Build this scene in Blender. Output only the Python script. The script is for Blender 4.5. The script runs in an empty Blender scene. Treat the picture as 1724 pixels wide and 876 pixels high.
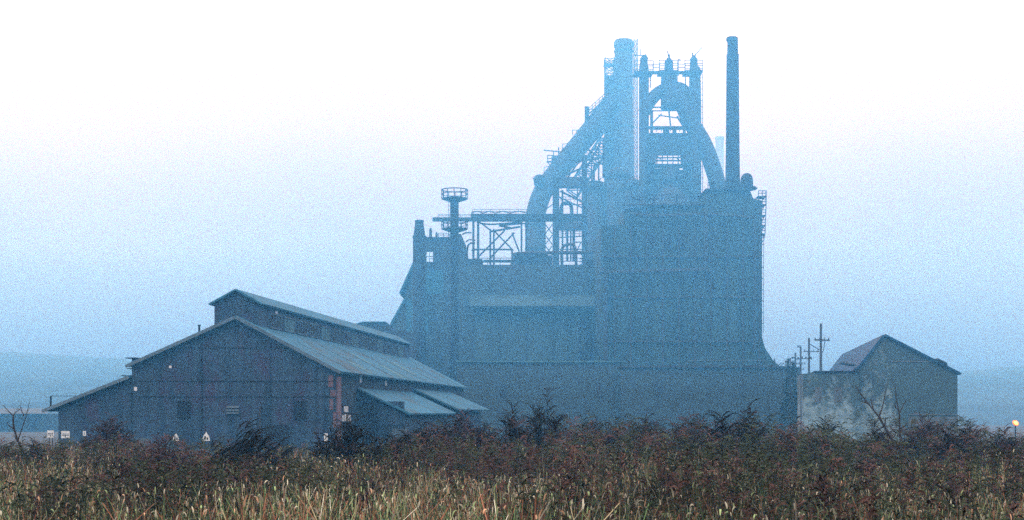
import bpy, bmesh, math, random
import numpy as np
from mathutils import Vector, Matrix

random.seed(7)
rng = np.random.default_rng(11)
scene = bpy.context.scene
C = scene.collection
R = math.radians
F = 2368.0          # focal length of the photograph in its own pixels
CAMZ = 4.5          # eye height above the works' ground level
HZ = 695.0          # image row of the horizon


def P(px, py, D):
    """point of the place seen at pixel (px, py), D metres ahead"""
    return Vector(((px - 862.0) / F * D, D, CAMZ + (HZ - py) / F * D))


# ------------------------------------------------------------------ materials
def mat(name, c1, c2, scale=1.2, rough=0.85, metallic=0.0, streak=0.5, fine=0.5, bump=0.15, corr=None, c3=None, c3amt=0.5, spec=0.12):
    m = bpy.data.materials.new(name)
    m.use_nodes = True
    nt = m.node_tree
    N, L = nt.nodes, nt.links
    b = N['Principled BSDF']
    b.inputs['Roughness'].default_value = rough
    b.inputs['Metallic'].default_value = metallic
    b.inputs['Specular IOR Level'].default_value = spec
    tc = N.new('ShaderNodeTexCoord')
    n1 = N.new('ShaderNodeTexNoise'); n1.inputs['Scale'].default_value = scale * 0.25
    n1.inputs['Detail'].default_value = 8; n1.inputs['Roughness'].default_value = 0.7
    L.new(tc.outputs['Object'], n1.inputs['Vector'])
    mp = N.new('ShaderNodeMapping'); mp.inputs['Scale'].default_value = (scale * 1.6, scale * 1.6, scale * 0.09)
    L.new(tc.outputs['Object'], mp.inputs['Vector'])
    n2 = N.new('ShaderNodeTexNoise'); n2.inputs['Scale'].default_value = 1.0; n2.inputs['Detail'].default_value = 6
    L.new(mp.outputs['Vector'], n2.inputs['Vector'])
    n3 = N.new('ShaderNodeTexNoise'); n3.inputs['Scale'].default_value = scale * 4.5; n3.inputs['Detail'].default_value = 3
    L.new(tc.outputs['Object'], n3.inputs['Vector'])
    a1 = N.new('ShaderNodeMath'); a1.operation = 'MULTIPLY_ADD'
    L.new(n2.outputs['Fac'], a1.inputs[0]); a1.inputs[1].default_value = streak; L.new(n1.outputs['Fac'], a1.inputs[2])
    a2 = N.new('ShaderNodeMath'); a2.operation = 'MULTIPLY_ADD'
    L.new(n3.outputs['Fac'], a2.inputs[0]); a2.inputs[1].default_value = fine; L.new(a1.outputs[0], a2.inputs[2])
    mr = N.new('ShaderNodeMapRange')
    mid = 0.5 * (1 + streak + fine); w = 0.22 * (1 + streak * 0.6 + fine * 0.6)
    mr.inputs['From Min'].default_value = mid - w; mr.inputs['From Max'].default_value = mid + w
    L.new(a2.outputs[0], mr.inputs['Value'])
    mx = N.new('ShaderNodeMix'); mx.data_type = 'RGBA'
    mx.inputs[6].default_value = (*c1, 1); mx.inputs[7].default_value = (*c2, 1)
    L.new(mr.outputs['Result'], mx.inputs[0])
    out = mx.outputs[2]
    if c3:
        n4 = N.new('ShaderNodeTexNoise'); n4.inputs['Scale'].default_value = scale * 0.35; n4.inputs['Detail'].default_value = 9
        n4.inputs['Roughness'].default_value = 0.75
        mp4 = N.new('ShaderNodeMapping'); mp4.inputs['Location'].default_value = (31, 17, 5); mp4.inputs['Scale'].default_value = (1, 1, 0.5)
        L.new(tc.outputs['Object'], mp4.inputs['Vector']); L.new(mp4.outputs['Vector'], n4.inputs['Vector'])
        m4 = N.new('ShaderNodeMapRange'); m4.inputs['From Min'].default_value = 1 - c3amt - 0.06; m4.inputs['From Max'].default_value = 1 - c3amt + 0.06
        L.new(n4.outputs['Fac'], m4.inputs['Value'])
        mx2 = N.new('ShaderNodeMix'); mx2.data_type = 'RGBA'
        L.new(m4.outputs['Result'], mx2.inputs[0]); L.new(out, mx2.inputs[6]); mx2.inputs[7].default_value = (*c3, 1)
        out = mx2.outputs[2]
    L.new(out, b.inputs['Base Color'])
    h = a2.outputs[0]
    if corr:
        wv = N.new('ShaderNodeTexWave'); wv.bands_direction = corr[0]; wv.inputs['Scale'].default_value = corr[1]
        L.new(tc.outputs['Object'], wv.inputs['Vector'])
        ad = N.new('ShaderNodeMath'); ad.operation = 'MULTIPLY_ADD'; ad.inputs[1].default_value = 0.8
        L.new(wv.outputs['Fac'], ad.inputs[0]); L.new(h, ad.inputs[2]); h = ad.outputs[0]
    bp = N.new('ShaderNodeBump'); bp.inputs['Strength'].default_value = bump; bp.inputs['Distance'].default_value = 0.1
    L.new(h, bp.inputs['Height']); L.new(bp.outputs['Normal'], b.inputs['Normal'])
    return m


def brick_mat(name, c1, c2, mortar, patch=None, amt=0.5):
    m = bpy.data.materials.new(name); m.use_nodes = True
    nt = m.node_tree; N, L = nt.nodes, nt.links
    b = N['Principled BSDF']; b.inputs['Roughness'].default_value = 0.9
    tc = N.new('ShaderNodeTexCoord')
    mp = N.new('ShaderNodeMapping'); mp.inputs['Rotation'].default_value = (R(90), 0, 0)
    L.new(tc.outputs['Object'], mp.inputs['Vector'])
    br = N.new('ShaderNodeTexBrick'); br.inputs['Scale'].default_value = 4.0
    br.inputs['Color1'].default_value = (*c1, 1); br.inputs['Color2'].default_value = (*c2, 1); br.inputs['Mortar'].default_value = (*mortar, 1)
    L.new(mp.outputs['Vector'], br.inputs['Vector'])
    n1 = N.new('ShaderNodeTexNoise'); n1.inputs['Scale'].default_value = 0.35; n1.inputs['Detail'].default_value = 10; n1.inputs['Roughness'].default_value = 0.75
    L.new(tc.outputs['Object'], n1.inputs['Vector'])
    mr = N.new('ShaderNodeMapRange'); mr.inputs['From Min'].default_value = 0.3; mr.inputs['From Max'].default_value = 0.7
    mr.inputs['To Min'].default_value = 0.45; mr.inputs['To Max'].default_value = 1.35
    L.new(n1.outputs['Fac'], mr.inputs['Value'])
    mu = N.new('ShaderNodeMix'); mu.data_type = 'RGBA'; mu.blend_type = 'MULTIPLY'; mu.inputs[0].default_value = 1
    L.new(br.outputs['Color'], mu.inputs[6]); L.new(mr.outputs['Result'], mu.inputs[7])
    out = mu.outputs[2]
    if patch:      # remains of old whitewash, heavier towards the foot of the wall
        sx = N.new('ShaderNodeSeparateXYZ'); L.new(tc.outputs['Object'], sx.inputs[0])
        zz = N.new('ShaderNodeMapRange'); zz.inputs['From Min'].default_value = 2.5; zz.inputs['From Max'].default_value = 7.5
        zz.inputs['To Min'].default_value = 0.10; zz.inputs['To Max'].default_value = -0.09
        L.new(sx.outputs['Z'], zz.inputs['Value'])
        n2 = N.new('ShaderNodeTexNoise'); n2.inputs['Scale'].default_value = 1.3; n2.inputs['Detail'].default_value = 15; n2.inputs['Roughness'].default_value = 0.8
        L.new(tc.outputs['Object'], n2.inputs['Vector'])
        xx = N.new('ShaderNodeMapRange'); xx.inputs['From Min'].default_value = 0.5; xx.inputs['From Max'].default_value = 4.0
        xx.inputs['To Min'].default_value = 0.05; xx.inputs['To Max'].default_value = -0.35
        L.new(sx.outputs['X'], xx.inputs['Value'])
        a0 = N.new('ShaderNodeMath'); L.new(zz.outputs['Result'], a0.inputs[0]); L.new(xx.outputs['Result'], a0.inputs[1])
        ad = N.new('ShaderNodeMath'); L.new(n2.outputs['Fac'], ad.inputs[0]); L.new(a0.outputs[0], ad.inputs[1])
        m4 = N.new('ShaderNodeMapRange'); m4.inputs['From Min'].default_value = 1 - amt - 0.06; m4.inputs['From Max'].default_value = 1 - amt + 0.09; m4.inputs['To Max'].default_value = 0.85
        L.new(ad.outputs[0], m4.inputs['Value'])
        mx = N.new('ShaderNodeMix'); mx.data_type = 'RGBA'
        L.new(m4.outputs['Result'], mx.inputs[0]); L.new(out, mx.inputs[6]); mx.inputs[7].default_value = (*patch, 1)
        out = mx.outputs[2]
    L.new(out, b.inputs['Base Color'])
    return m


def tint_mat(name, rough=0.9, sub=0.0):
    m = bpy.data.materials.new(name); m.use_nodes = True
    nt = m.node_tree; N, L = nt.nodes, nt.links
    b = N['Principled BSDF']; b.inputs['Roughness'].default_value = rough
    b.inputs['Specular IOR Level'].default_value = 0.15
    at = N.new('ShaderNodeAttribute'); at.attribute_name = 'tint'
    L.new(at.outputs['Color'], b.inputs['Base Color'])
    return m


def emit_mat(name, col, s):
    m = bpy.data.materials.new(name); m.use_nodes = True
    b = m.node_tree.nodes['Principled BSDF']
    b.inputs['Base Color'].default_value = (*col, 1)
    b.inputs['Emission Color'].default_value = (*col, 1)
    b.inputs['Emission Strength'].default_value = s
    return m


M = {}
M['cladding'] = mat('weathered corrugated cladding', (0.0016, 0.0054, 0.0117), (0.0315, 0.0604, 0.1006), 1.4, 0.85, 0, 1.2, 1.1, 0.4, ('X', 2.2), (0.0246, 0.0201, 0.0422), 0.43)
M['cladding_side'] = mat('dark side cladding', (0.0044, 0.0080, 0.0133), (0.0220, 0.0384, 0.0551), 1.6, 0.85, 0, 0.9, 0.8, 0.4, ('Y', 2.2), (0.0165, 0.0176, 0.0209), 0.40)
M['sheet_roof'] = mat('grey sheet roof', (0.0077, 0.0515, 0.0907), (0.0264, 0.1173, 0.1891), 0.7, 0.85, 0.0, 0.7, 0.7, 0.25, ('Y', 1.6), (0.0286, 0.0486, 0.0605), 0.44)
M['trim'] = mat('pale roof trim', (0.0250, 0.0420, 0.0560), (0.0800, 0.1260, 0.1600), 1.5)
M['steel'] = mat('rusted dark steel', (0.0084, 0.0100, 0.0124), (0.0285, 0.0310, 0.0347), 0.7, 0.8, 0.0, 0.8, 0.5, 0.2, None, (0.0266, 0.0190, 0.0161), 0.4)
M['steel_dark'] = mat('sooty steel', (0.0029, 0.0037, 0.0053), (0.0095, 0.0118, 0.0149), 0.7, 0.8, 0.0, 0.8, 0.5, 0.2)
M['plate'] = mat('sooty plate wall', (0.0061, 0.0090, 0.0124), (0.0209, 0.0275, 0.0360), 0.35, 0.85, 0.0, 1.0, 0.5, 0.2, ('X', 0.7), (0.0209, 0.0180, 0.0186), 0.38)
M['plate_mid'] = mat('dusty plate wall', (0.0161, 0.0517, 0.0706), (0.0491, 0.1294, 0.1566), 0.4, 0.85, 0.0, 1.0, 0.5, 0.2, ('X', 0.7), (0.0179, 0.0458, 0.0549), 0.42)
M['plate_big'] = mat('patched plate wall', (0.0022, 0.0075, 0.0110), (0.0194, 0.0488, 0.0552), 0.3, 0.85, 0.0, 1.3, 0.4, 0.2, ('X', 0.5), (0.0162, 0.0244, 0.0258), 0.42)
M['plate_pipe'] = mat('dull pipe', (0.010, 0.025, 0.033), (0.035, 0.060, 0.070), 0.4)
M['plate_wall'] = mat('sooty stock house wall', (0.008, 0.018, 0.024), (0.030, 0.052, 0.062), 0.3, 0.85, 0.0, 1.2, 0.5, 0.2, ('X', 0.7), (0.022, 0.024, 0.026), 0.42)
M['plate_pale'] = mat('pale dusty plate', (0.0315, 0.0500, 0.0660), (0.0595, 0.0900, 0.1140), 0.5, 0.85, 0.0, 0.8, 0.6, 0.2)
M['plate_canopy'] = mat('dusty canopy plate', (0.0185, 0.0446, 0.0572), (0.0348, 0.0721, 0.0858), 0.4, 0.9, 0.0, 0.9, 0.6, 0.2, None, (0.0092, 0.0240, 0.0286), 0.4)
M['pale_stack'] = mat('concrete stack paled for fog', (0.16, 0.15, 0.14), (0.26, 0.25, 0.23), 0.5, 0.9, 0, 1.0, 0.5, 0.2)  # far chimney's fading into fog is partly put into this pale colour
M['grey_stack'] = mat('grey streaked stack', (0.0210, 0.0252, 0.0266), (0.0525, 0.0525, 0.0525), 0.35, 0.9, 0, 1.4, 0.5, 0.2)
M['concrete'] = mat('stained concrete', (0.0336, 0.0450, 0.0506), (0.0756, 0.0994, 0.1100), 0.8, 0.9, 0, 0.9, 0.6, 0.2)
M['white_paint'] = mat('chipped white paint', (0.3025, 0.3420, 0.3596), (0.4400, 0.4800, 0.4836), 4, 0.6)
M['glass'] = mat('window glass with painted reflection', (0.25, 0.30, 0.34), (0.55, 0.6, 0.64), 2.5, 0.12, 0, 0.3, 1.0, 0.05, spec=0.5)  # pale base colour stands in for sky reflected in the panes
M['void'] = mat('unlit opening', (0.004, 0.004, 0.005), (0.01, 0.01, 0.012), 1, 0.9)
M['brick_red'] = brick_mat('worn red brick', (0.11, 0.042, 0.048), (0.05, 0.034, 0.042), (0.05, 0.05, 0.055))
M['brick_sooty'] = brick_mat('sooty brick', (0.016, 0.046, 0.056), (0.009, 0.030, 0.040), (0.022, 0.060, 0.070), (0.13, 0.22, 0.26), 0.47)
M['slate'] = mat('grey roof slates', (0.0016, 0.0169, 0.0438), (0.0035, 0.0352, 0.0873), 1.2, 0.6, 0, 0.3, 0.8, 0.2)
M['timber'] = mat('tarred timber', (0.018, 0.016, 0.014), (0.05, 0.043, 0.038), 3, 0.9)
M['bark'] = mat('dark bark', (0.010, 0.008, 0.008), (0.03, 0.024, 0.022), 14, 0.9)
M['soil'] = mat('dark weedy soil', (0.014, 0.013, 0.008), (0.05, 0.045, 0.028), 3.0, 0.95, 0, 0.3, 0.8, 0.4, None, (0.03, 0.035, 0.018), 0.45)
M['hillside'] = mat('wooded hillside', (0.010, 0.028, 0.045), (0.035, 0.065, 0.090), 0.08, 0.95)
M['weed'] = tint_mat('dry weeds')
M['lamp_core'] = emit_mat('lit lamp glass', (1.0, 0.60, 0.14), 2.2)
M['lamp_rim'] = emit_mat('glowing lamp rim', (1.0, 0.17, 0.02), 1.3)
M['ink'] = mat('black sign marks', (0.01, 0.01, 0.01), (0.03, 0.03, 0.03), 3)


# ------------------------------------------------------------------ mesh helpers
class MB:
    def __init__(self):
        self.v, self.f = [], []

    def add(self, vs, fs):
        o = len(self.v)
        self.v += [Vector(p) for p in vs]
        self.f += [tuple(i + o for i in f) for f in fs]
        return self

    def box(self, lo, hi):
        x0, y0, z0 = lo; x1, y1, z1 = hi
        return self.add([(x0, y0, z0), (x1, y0, z0), (x1, y1, z0), (x0, y1, z0), (x0, y0, z1), (x1, y0, z1), (x1, y1, z1), (x0, y1, z1)],
                        [(3, 2, 1, 0), (4, 5, 6, 7), (0, 1, 5, 4), (1, 2, 6, 5), (2, 3, 7, 6), (3, 0, 4, 7)])

    def pbox(self, x0, y0, x1, y1, D, depth=1.0):
        a = P(x0, y1, D); b = P(x1, y0, D)
        return self.box((a.x, D, a.z), (b.x, D + depth, b.z))

    def bar(self, p, q, w, h=None):
        p, q = Vector(p), Vector(q); h = h or w
        d = (q - p)
        if d.length < 1e-6: return self
        d.normalize()
        up = Vector((0, 0, 1)) if abs(d.z) < 0.95 else Vector((0, 1, 0))
        s = d.cross(up).normalized(); u = s.cross(d).normalized()
        vs = []
        for c in (p, q):
            for a, b in ((-1, -1), (1, -1), (1, 1), (-1, 1)):
                vs.append(c + s * (a * w / 2) + u * (b * h / 2))
        return self.add(vs, [(3, 2, 1, 0), (4, 5, 6, 7), (0, 1, 5, 4), (1, 2, 6, 5), (2, 3, 7, 6), (3, 0, 4, 7)])

    def pbar(self, a, b, D, wpx, D2=None):
        return self.bar(P(*a, D), P(*b, D2 or D), wpx * D / F)

    def tube(self, pts, r, n=14, cap=True):
        pts = [Vector(p) for p in pts]
        K = len(pts)
        rs = r if isinstance(r, (list, tuple)) else [r] * K
        vs, fs = [], []
        ref = None
        for i in range(K):
            d = (pts[min(i + 1, K - 1)] - pts[max(i - 1, 0)]).normalized()
            if ref is None:
                ref = Vector((0, 1, 0)) if abs(d.y) < 0.9 else Vector((1, 0, 0))
            s = d.cross(ref).normalized(); u = s.cross(d).normalized()
            for k in range(n):
                a = 2 * math.pi * k / n
                vs.append(pts[i] + (s * math.cos(a) + u * math.sin(a)) * rs[i])
        for i in range(K - 1):
            for k in range(n):
                k2 = (k + 1) % n
                fs.append((i * n + k, i * n + k2, (i + 1) * n + k2, (i + 1) * n + k))
        if cap:
            fs.append(tuple(range(n - 1, -1, -1))); fs.append(tuple((K - 1) * n + k for k in range(n)))
        return self.add(vs, fs)

    def ptube(self, pts, D, rpx, n=14, smooth=True):
        pp = [P(x, y, D) for x, y in pts]
        if smooth and len(pp) > 2:
            pp = catmull(pp, 6)
        return self.tube(pp, rpx * D / F, n)

    def lathe(self, c, prof, n=24):
        c = Vector(c); vs, fs = [], []
        for r, z in prof:
            for k in range(n):
                a = 2 * math.pi * k / n
                vs.append(Vector((c.x + r * math.cos(a), c.y + r * math.sin(a), z)))
        for i in range(len(prof) - 1):
            for k in range(n):
                k2 = (k + 1) % n
                fs.append((i * n + k, i * n + k2, (i + 1) * n + k2, (i + 1) * n + k))
        fs.append(tuple(range(n - 1, -1, -1))); fs.append(tuple((len(prof) - 1) * n + k for k in range(n)))
        return self.add(vs, fs)

    def plathe(self, px, D, prof, n=24):
        """prof: (radius in px, py) from top to bottom or the reverse"""
        c = P(px, HZ, D)
        return self.lathe((c.x, c.y, 0), [(r * D / F, CAMZ + (HZ - y) / F * D) for r, y in prof], n)

    def prism(self, pts, ext):
        pts = [Vector(p) for p in pts]; ext = Vector(ext); n = len(pts)
        fs = [tuple(range(n)), tuple(range(2 * n - 1, n - 1, -1))]
        for i in range(n):
            j = (i + 1) % n
            fs.append((i, i + n, j + n, j))
        return self.add(pts + [p + ext for p in pts], fs)

    def pprism(self, pts, D, depth):
        return self.prism([P(x, y, D) for x, y in pts], (0, depth, 0))

    def ring(self, c, r, z, w, n=16):
        pts = [Vector((c[0] + r * math.cos(2 * math.pi * k / n), c[1] + r * math.sin(2 * math.pi * k / n), z)) for k in range(n)]
        for k in range(n):
            self.bar(pts[k], pts[(k + 1) % n], w)
        return self

    def rail(self, pts, h=1.1, w=0.09, step=1.8):
        for a, b in zip(pts[:-1], pts[1:]):
            a, b = Vector(a), Vector(b)
            n = max(1, int((b - a).length / step))
            for i in range(n + 1):
                p = a.lerp(b, i / n)
                self.bar(p, p + Vector((0, 0, h)), w)
            for z in (h, h * 0.52):
                self.bar(a + Vector((0, 0, z)), b + Vector((0, 0, z)), w)
        return self

    def lattice(self, p, q, sx, sy, w, n):
        """four chords from p to q with X bracing on all sides; sx, sy half sizes"""
        p, q = Vector(p), Vector(q)
        off = [Vector((-sx, -sy, 0)), Vector((sx, -sy, 0)), Vector((sx, sy, 0)), Vector((-sx, sy, 0))]
        for o in off: self.bar(p + o, q + o, w * 1.5)
        for i in range(n):
            a, b = p.lerp(q, i / n), p.lerp(q, (i + 1) / n)
            for k in range(4):
                o1, o2 = off[k], off[(k + 1) % 4]
                self.bar(a + o1, b + o2, w); self.bar(a + o2, b + o1, w); self.bar(a + o1, a + o2, w)
        return self

    def build(self, name, m, parent=None, smooth=False):
        me = bpy.data.meshes.new(name)
        o = bpy.data.objects.new(name, me); C.objects.link(o)
        off = parent_world(parent) if parent else Vector((0, 0, 0))
        bm = bmesh.new()
        vs = [bm.verts.new(p - off) for p in self.v]
        for f in self.f:
            try: bm.faces.new([vs[i] for i in f])
            except ValueError: pass
        bmesh.ops.recalc_face_normals(bm, faces=bm.faces)
        if smooth:
            for f in bm.faces: f.smooth = len(f.verts) == 4
            for e in bm.edges:
                if len(e.link_faces) == 2 and e.calc_face_angle(0) > R(40): e.smooth = False
        bm.to_mesh(me); bm.free()
        me.materials.append(m)
        if parent: o.parent = parent
        return o


def parent_world(o):
    v = Vector((0, 0, 0))
    while o:
        v += o.location; o = o.parent
    return v


def catmull(p, n):
    out = []
    for i in range(len(p) - 1):
        p0, p1, p2, p3 = p[max(i - 1, 0)], p[i], p[i + 1], p[min(i + 2, len(p) - 1)]
        for k in range(n):
            t = k / n
            out.append(0.5 * ((2 * p1) + (p2 - p0) * t + (2 * p0 - 5 * p1 + 4 * p2 - p3) * t * t + (3 * p1 - p0 - 3 * p2 + p3) * t ** 3))
    out.append(p[-1])
    return out


def tag(o, label=None, cat=None, group=None, kind=None):
    if label: o['label'] = label
    if cat: o['category'] = cat
    if group: o['group'] = group
    if kind: o['kind'] = kind
    return o


def thing(name, loc, label, cat, group=None):
    o = bpy.data.objects.new(name, None); C.objects.link(o)
    o.location = loc; o.empty_display_size = 0.3
    return tag(o, label, cat, group)


def dup(root, loc, label=None):
    r = root.copy(); C.objects.link(r); r.location = loc
    if label: r['label'] = label
    for ch in list(root.children):
        c = ch.copy(); C.objects.link(c); c.parent = r
        for g in ch.children:
            d = g.copy(); C.objects.link(d); d.parent = c
    return r


def foot(px, D, z=0.0):
    return Vector(((px - 862.0) / F * D, D, z))


# ------------------------------------------------------------------ the setting
def ground_z(x, y):
    """the weedy rise the photographer stands on, falling to the works' level"""
    t = np.clip((y - 56.0) / 26.0, 0, 1); t = t * t * (3 - 2 * t)
    z = 2.25 * (1 - t)
    z = z + (0.10 * np.sin(x * 0.31 + 1.3) + 0.08 * np.sin(x * 0.13 + y * 0.21)) * (1 - t)
    return z


def make_ground():
    ys = np.concatenate([np.linspace(-80, 0, 9), np.linspace(4, 100, 60), np.geomspace(105, 2600, 30)])
    xs = np.concatenate([-np.geomspace(2600, 62, 24), np.linspace(-60, 60, 81), np.geomspace(62, 2600, 24)])
    X, Y = np.meshgrid(xs, ys)
    Z = ground_z(X, Y) + np.where(Y < 60, rng.normal(0, 0.025, X.shape), 0)
    nx = len(xs)
    vs = np.stack([X.ravel(), Y.ravel(), Z.ravel()], 1)
    fs = [(j * nx + i, j * nx + i + 1, (j + 1) * nx + i + 1, (j + 1) * nx + i) for j in range(len(ys) - 1) for i in range(nx - 1)]
    me = bpy.data.meshes.new('ground'); me.from_pydata(vs.tolist(), [], fs); me.materials.append(M['soil'])
    for p in me.polygons: p.use_smooth = True
    o = bpy.data.objects.new('ground', me); C.objects.link(o)
    tag(o, kind='structure')


def make_hill(prof, D, thick):
    """ridge whose skyline follows prof, rounded towards the viewer"""
    xs = np.linspace(prof[0][0], prof[-1][0], 60)
    hy = np.interp(xs, [p[0] for p in prof], [p[1] for p in prof])
    hy = hy + np.convolve(rng.normal(0, 2.6, 62), [0.3, 0.4, 0.3], 'valid')
    rows = []
    for k in range(9):
        t = k / 8
        d = D + thick * t
        s = math.sin(t * math.pi / 2)
        rows.append([( (x - 862) / F * D, d, -1 + (CAMZ + (HZ - y) / F * D + 1) * s) for x, y in zip(xs, hy)])
    rows.append([(p[0], D + 2.5 * thick, -1) for p in rows[-1]])
    vs = [p for r in rows for p in r]; n = len(xs)
    fs = [(j * n + i, j * n + i + 1, (j + 1) * n + i + 1, (j + 1) * n + i) for j in range(len(rows) - 1) for i in range(n - 1)]
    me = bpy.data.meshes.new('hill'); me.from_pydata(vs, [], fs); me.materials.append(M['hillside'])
    for p in me.polygons: p.use_smooth = True
    o = bpy.data.objects.new('hill', me); C.objects.link(o); tag(o, kind='structure')


make_ground()
make_hill([(-500, 560), (-200, 562), (0, 577), (70, 585), (130, 606), (200, 625), (290, 640), (420, 665), (560, 700)], 470, 150)
make_hill([(1380, 702), (1500, 668), (1600, 656), (1660, 640), (1724, 616), (1900, 600), (2200, 580)], 490, 150)

# the fog: banks lying one on another, thicker with height; fine haze that scatters blue most (real scattering, lit by the sky)
FOG = [(-4, 7, 0.0011, 0.00012), (7, 16, 0.0016, 0.00012), (16, 30, 0.0024, 0.00012),
       (30, 48, 0.0032, 0.00012), (48, 66, 0.0042, 0.0001), (66, 95, 0.0054, 0.0)]
BANKS = [(9, 770, (0.115, 0.50, 0.97), 0.17, 0.09)]


def make_fog():
    for y0, y1, tint, ag, ab_b in BANKS:
        for z0, z1, s, ab_ in FOG:
            m = bpy.data.materials.new('fog'); m.use_nodes = True
            nt = m.node_tree; nt.nodes.clear()
            out = nt.nodes.new('ShaderNodeOutputMaterial')
            sc = nt.nodes.new('ShaderNodeVolumeScatter'); ab = nt.nodes.new('ShaderNodeVolumeAbsorption'); ad = nt.nodes.new('ShaderNodeAddShader')
            sc.inputs['Color'].default_value = (*[c / max(tint) for c in tint], 1); sc.inputs['Density'].default_value = s * max(tint)
            aw = (ab_, ab_ + ag * s, ab_ + ab_b * s); ad_ = max(aw)
            ab.inputs['Color'].default_value = (*[1 - q / ad_ for q in aw], 1); ab.inputs['Density'].default_value = ad_
            sc.inputs['Anisotropy'].default_value = 0.2
            nt.links.new(sc.outputs[0], ad.inputs[0]); nt.links.new(ab.outputs[0], ad.inputs[1]); nt.links.new(ad.outputs[0], out.inputs['Volume'])
            mb = MB(); mb.box((-923, y0, z0 + 0.02), (881, y1, z1 - 0.02))
            o = mb.build('fog', m); tag(o, kind='structure')


make_fog()

# ------------------------------------------------------------------ the long shed
A = R(6.0)
U = Vector((math.cos(A), -math.sin(A), 0)); V = Vector((math.sin(A), math.cos(A), 0))
O = P(398, HZ, 110); O.z = 0


def fac(px, py, v=0.0):
    """(u, z) on the plane parallel to the facade, v metres behind it"""
    d = Vector(((px - 862) / F, 1, (HZ - py) / F))
    o = O + V * v
    t = o.dot(V) / d.dot(V)
    p = d * t
    return ((p - o).dot(U), p.z + CAMZ)


def S(u, v, z):
    p = O + U * u + V * v
    return Vector((p.x, p.y, z))


def slab(mb, uz0, uz1, v0, v1, th):
    """a roof sheet between two (u, z) edges running from v0 to v1"""
    a, b = Vector((uz0[0], uz0[1])), Vector((uz1[0], uz1[1]))
    n = Vector((-(b - a).y, (b - a).x)).normalized()
    if n.y < 0: n = -n
    q = [a, b, b + n * th, a + n * th]
    mb.prism([S(p.x, v0, p.y) for p in q], V * (v1 - v0))


def sbox(mb, u0, u1, v0, v1, z0, z1):
    q = [(u0, z0), (u1, z0), (u1, z1), (u0, z1)]
    mb.prism([S(u, v0, z) for u, z in q], V * (v1 - v0))


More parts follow.
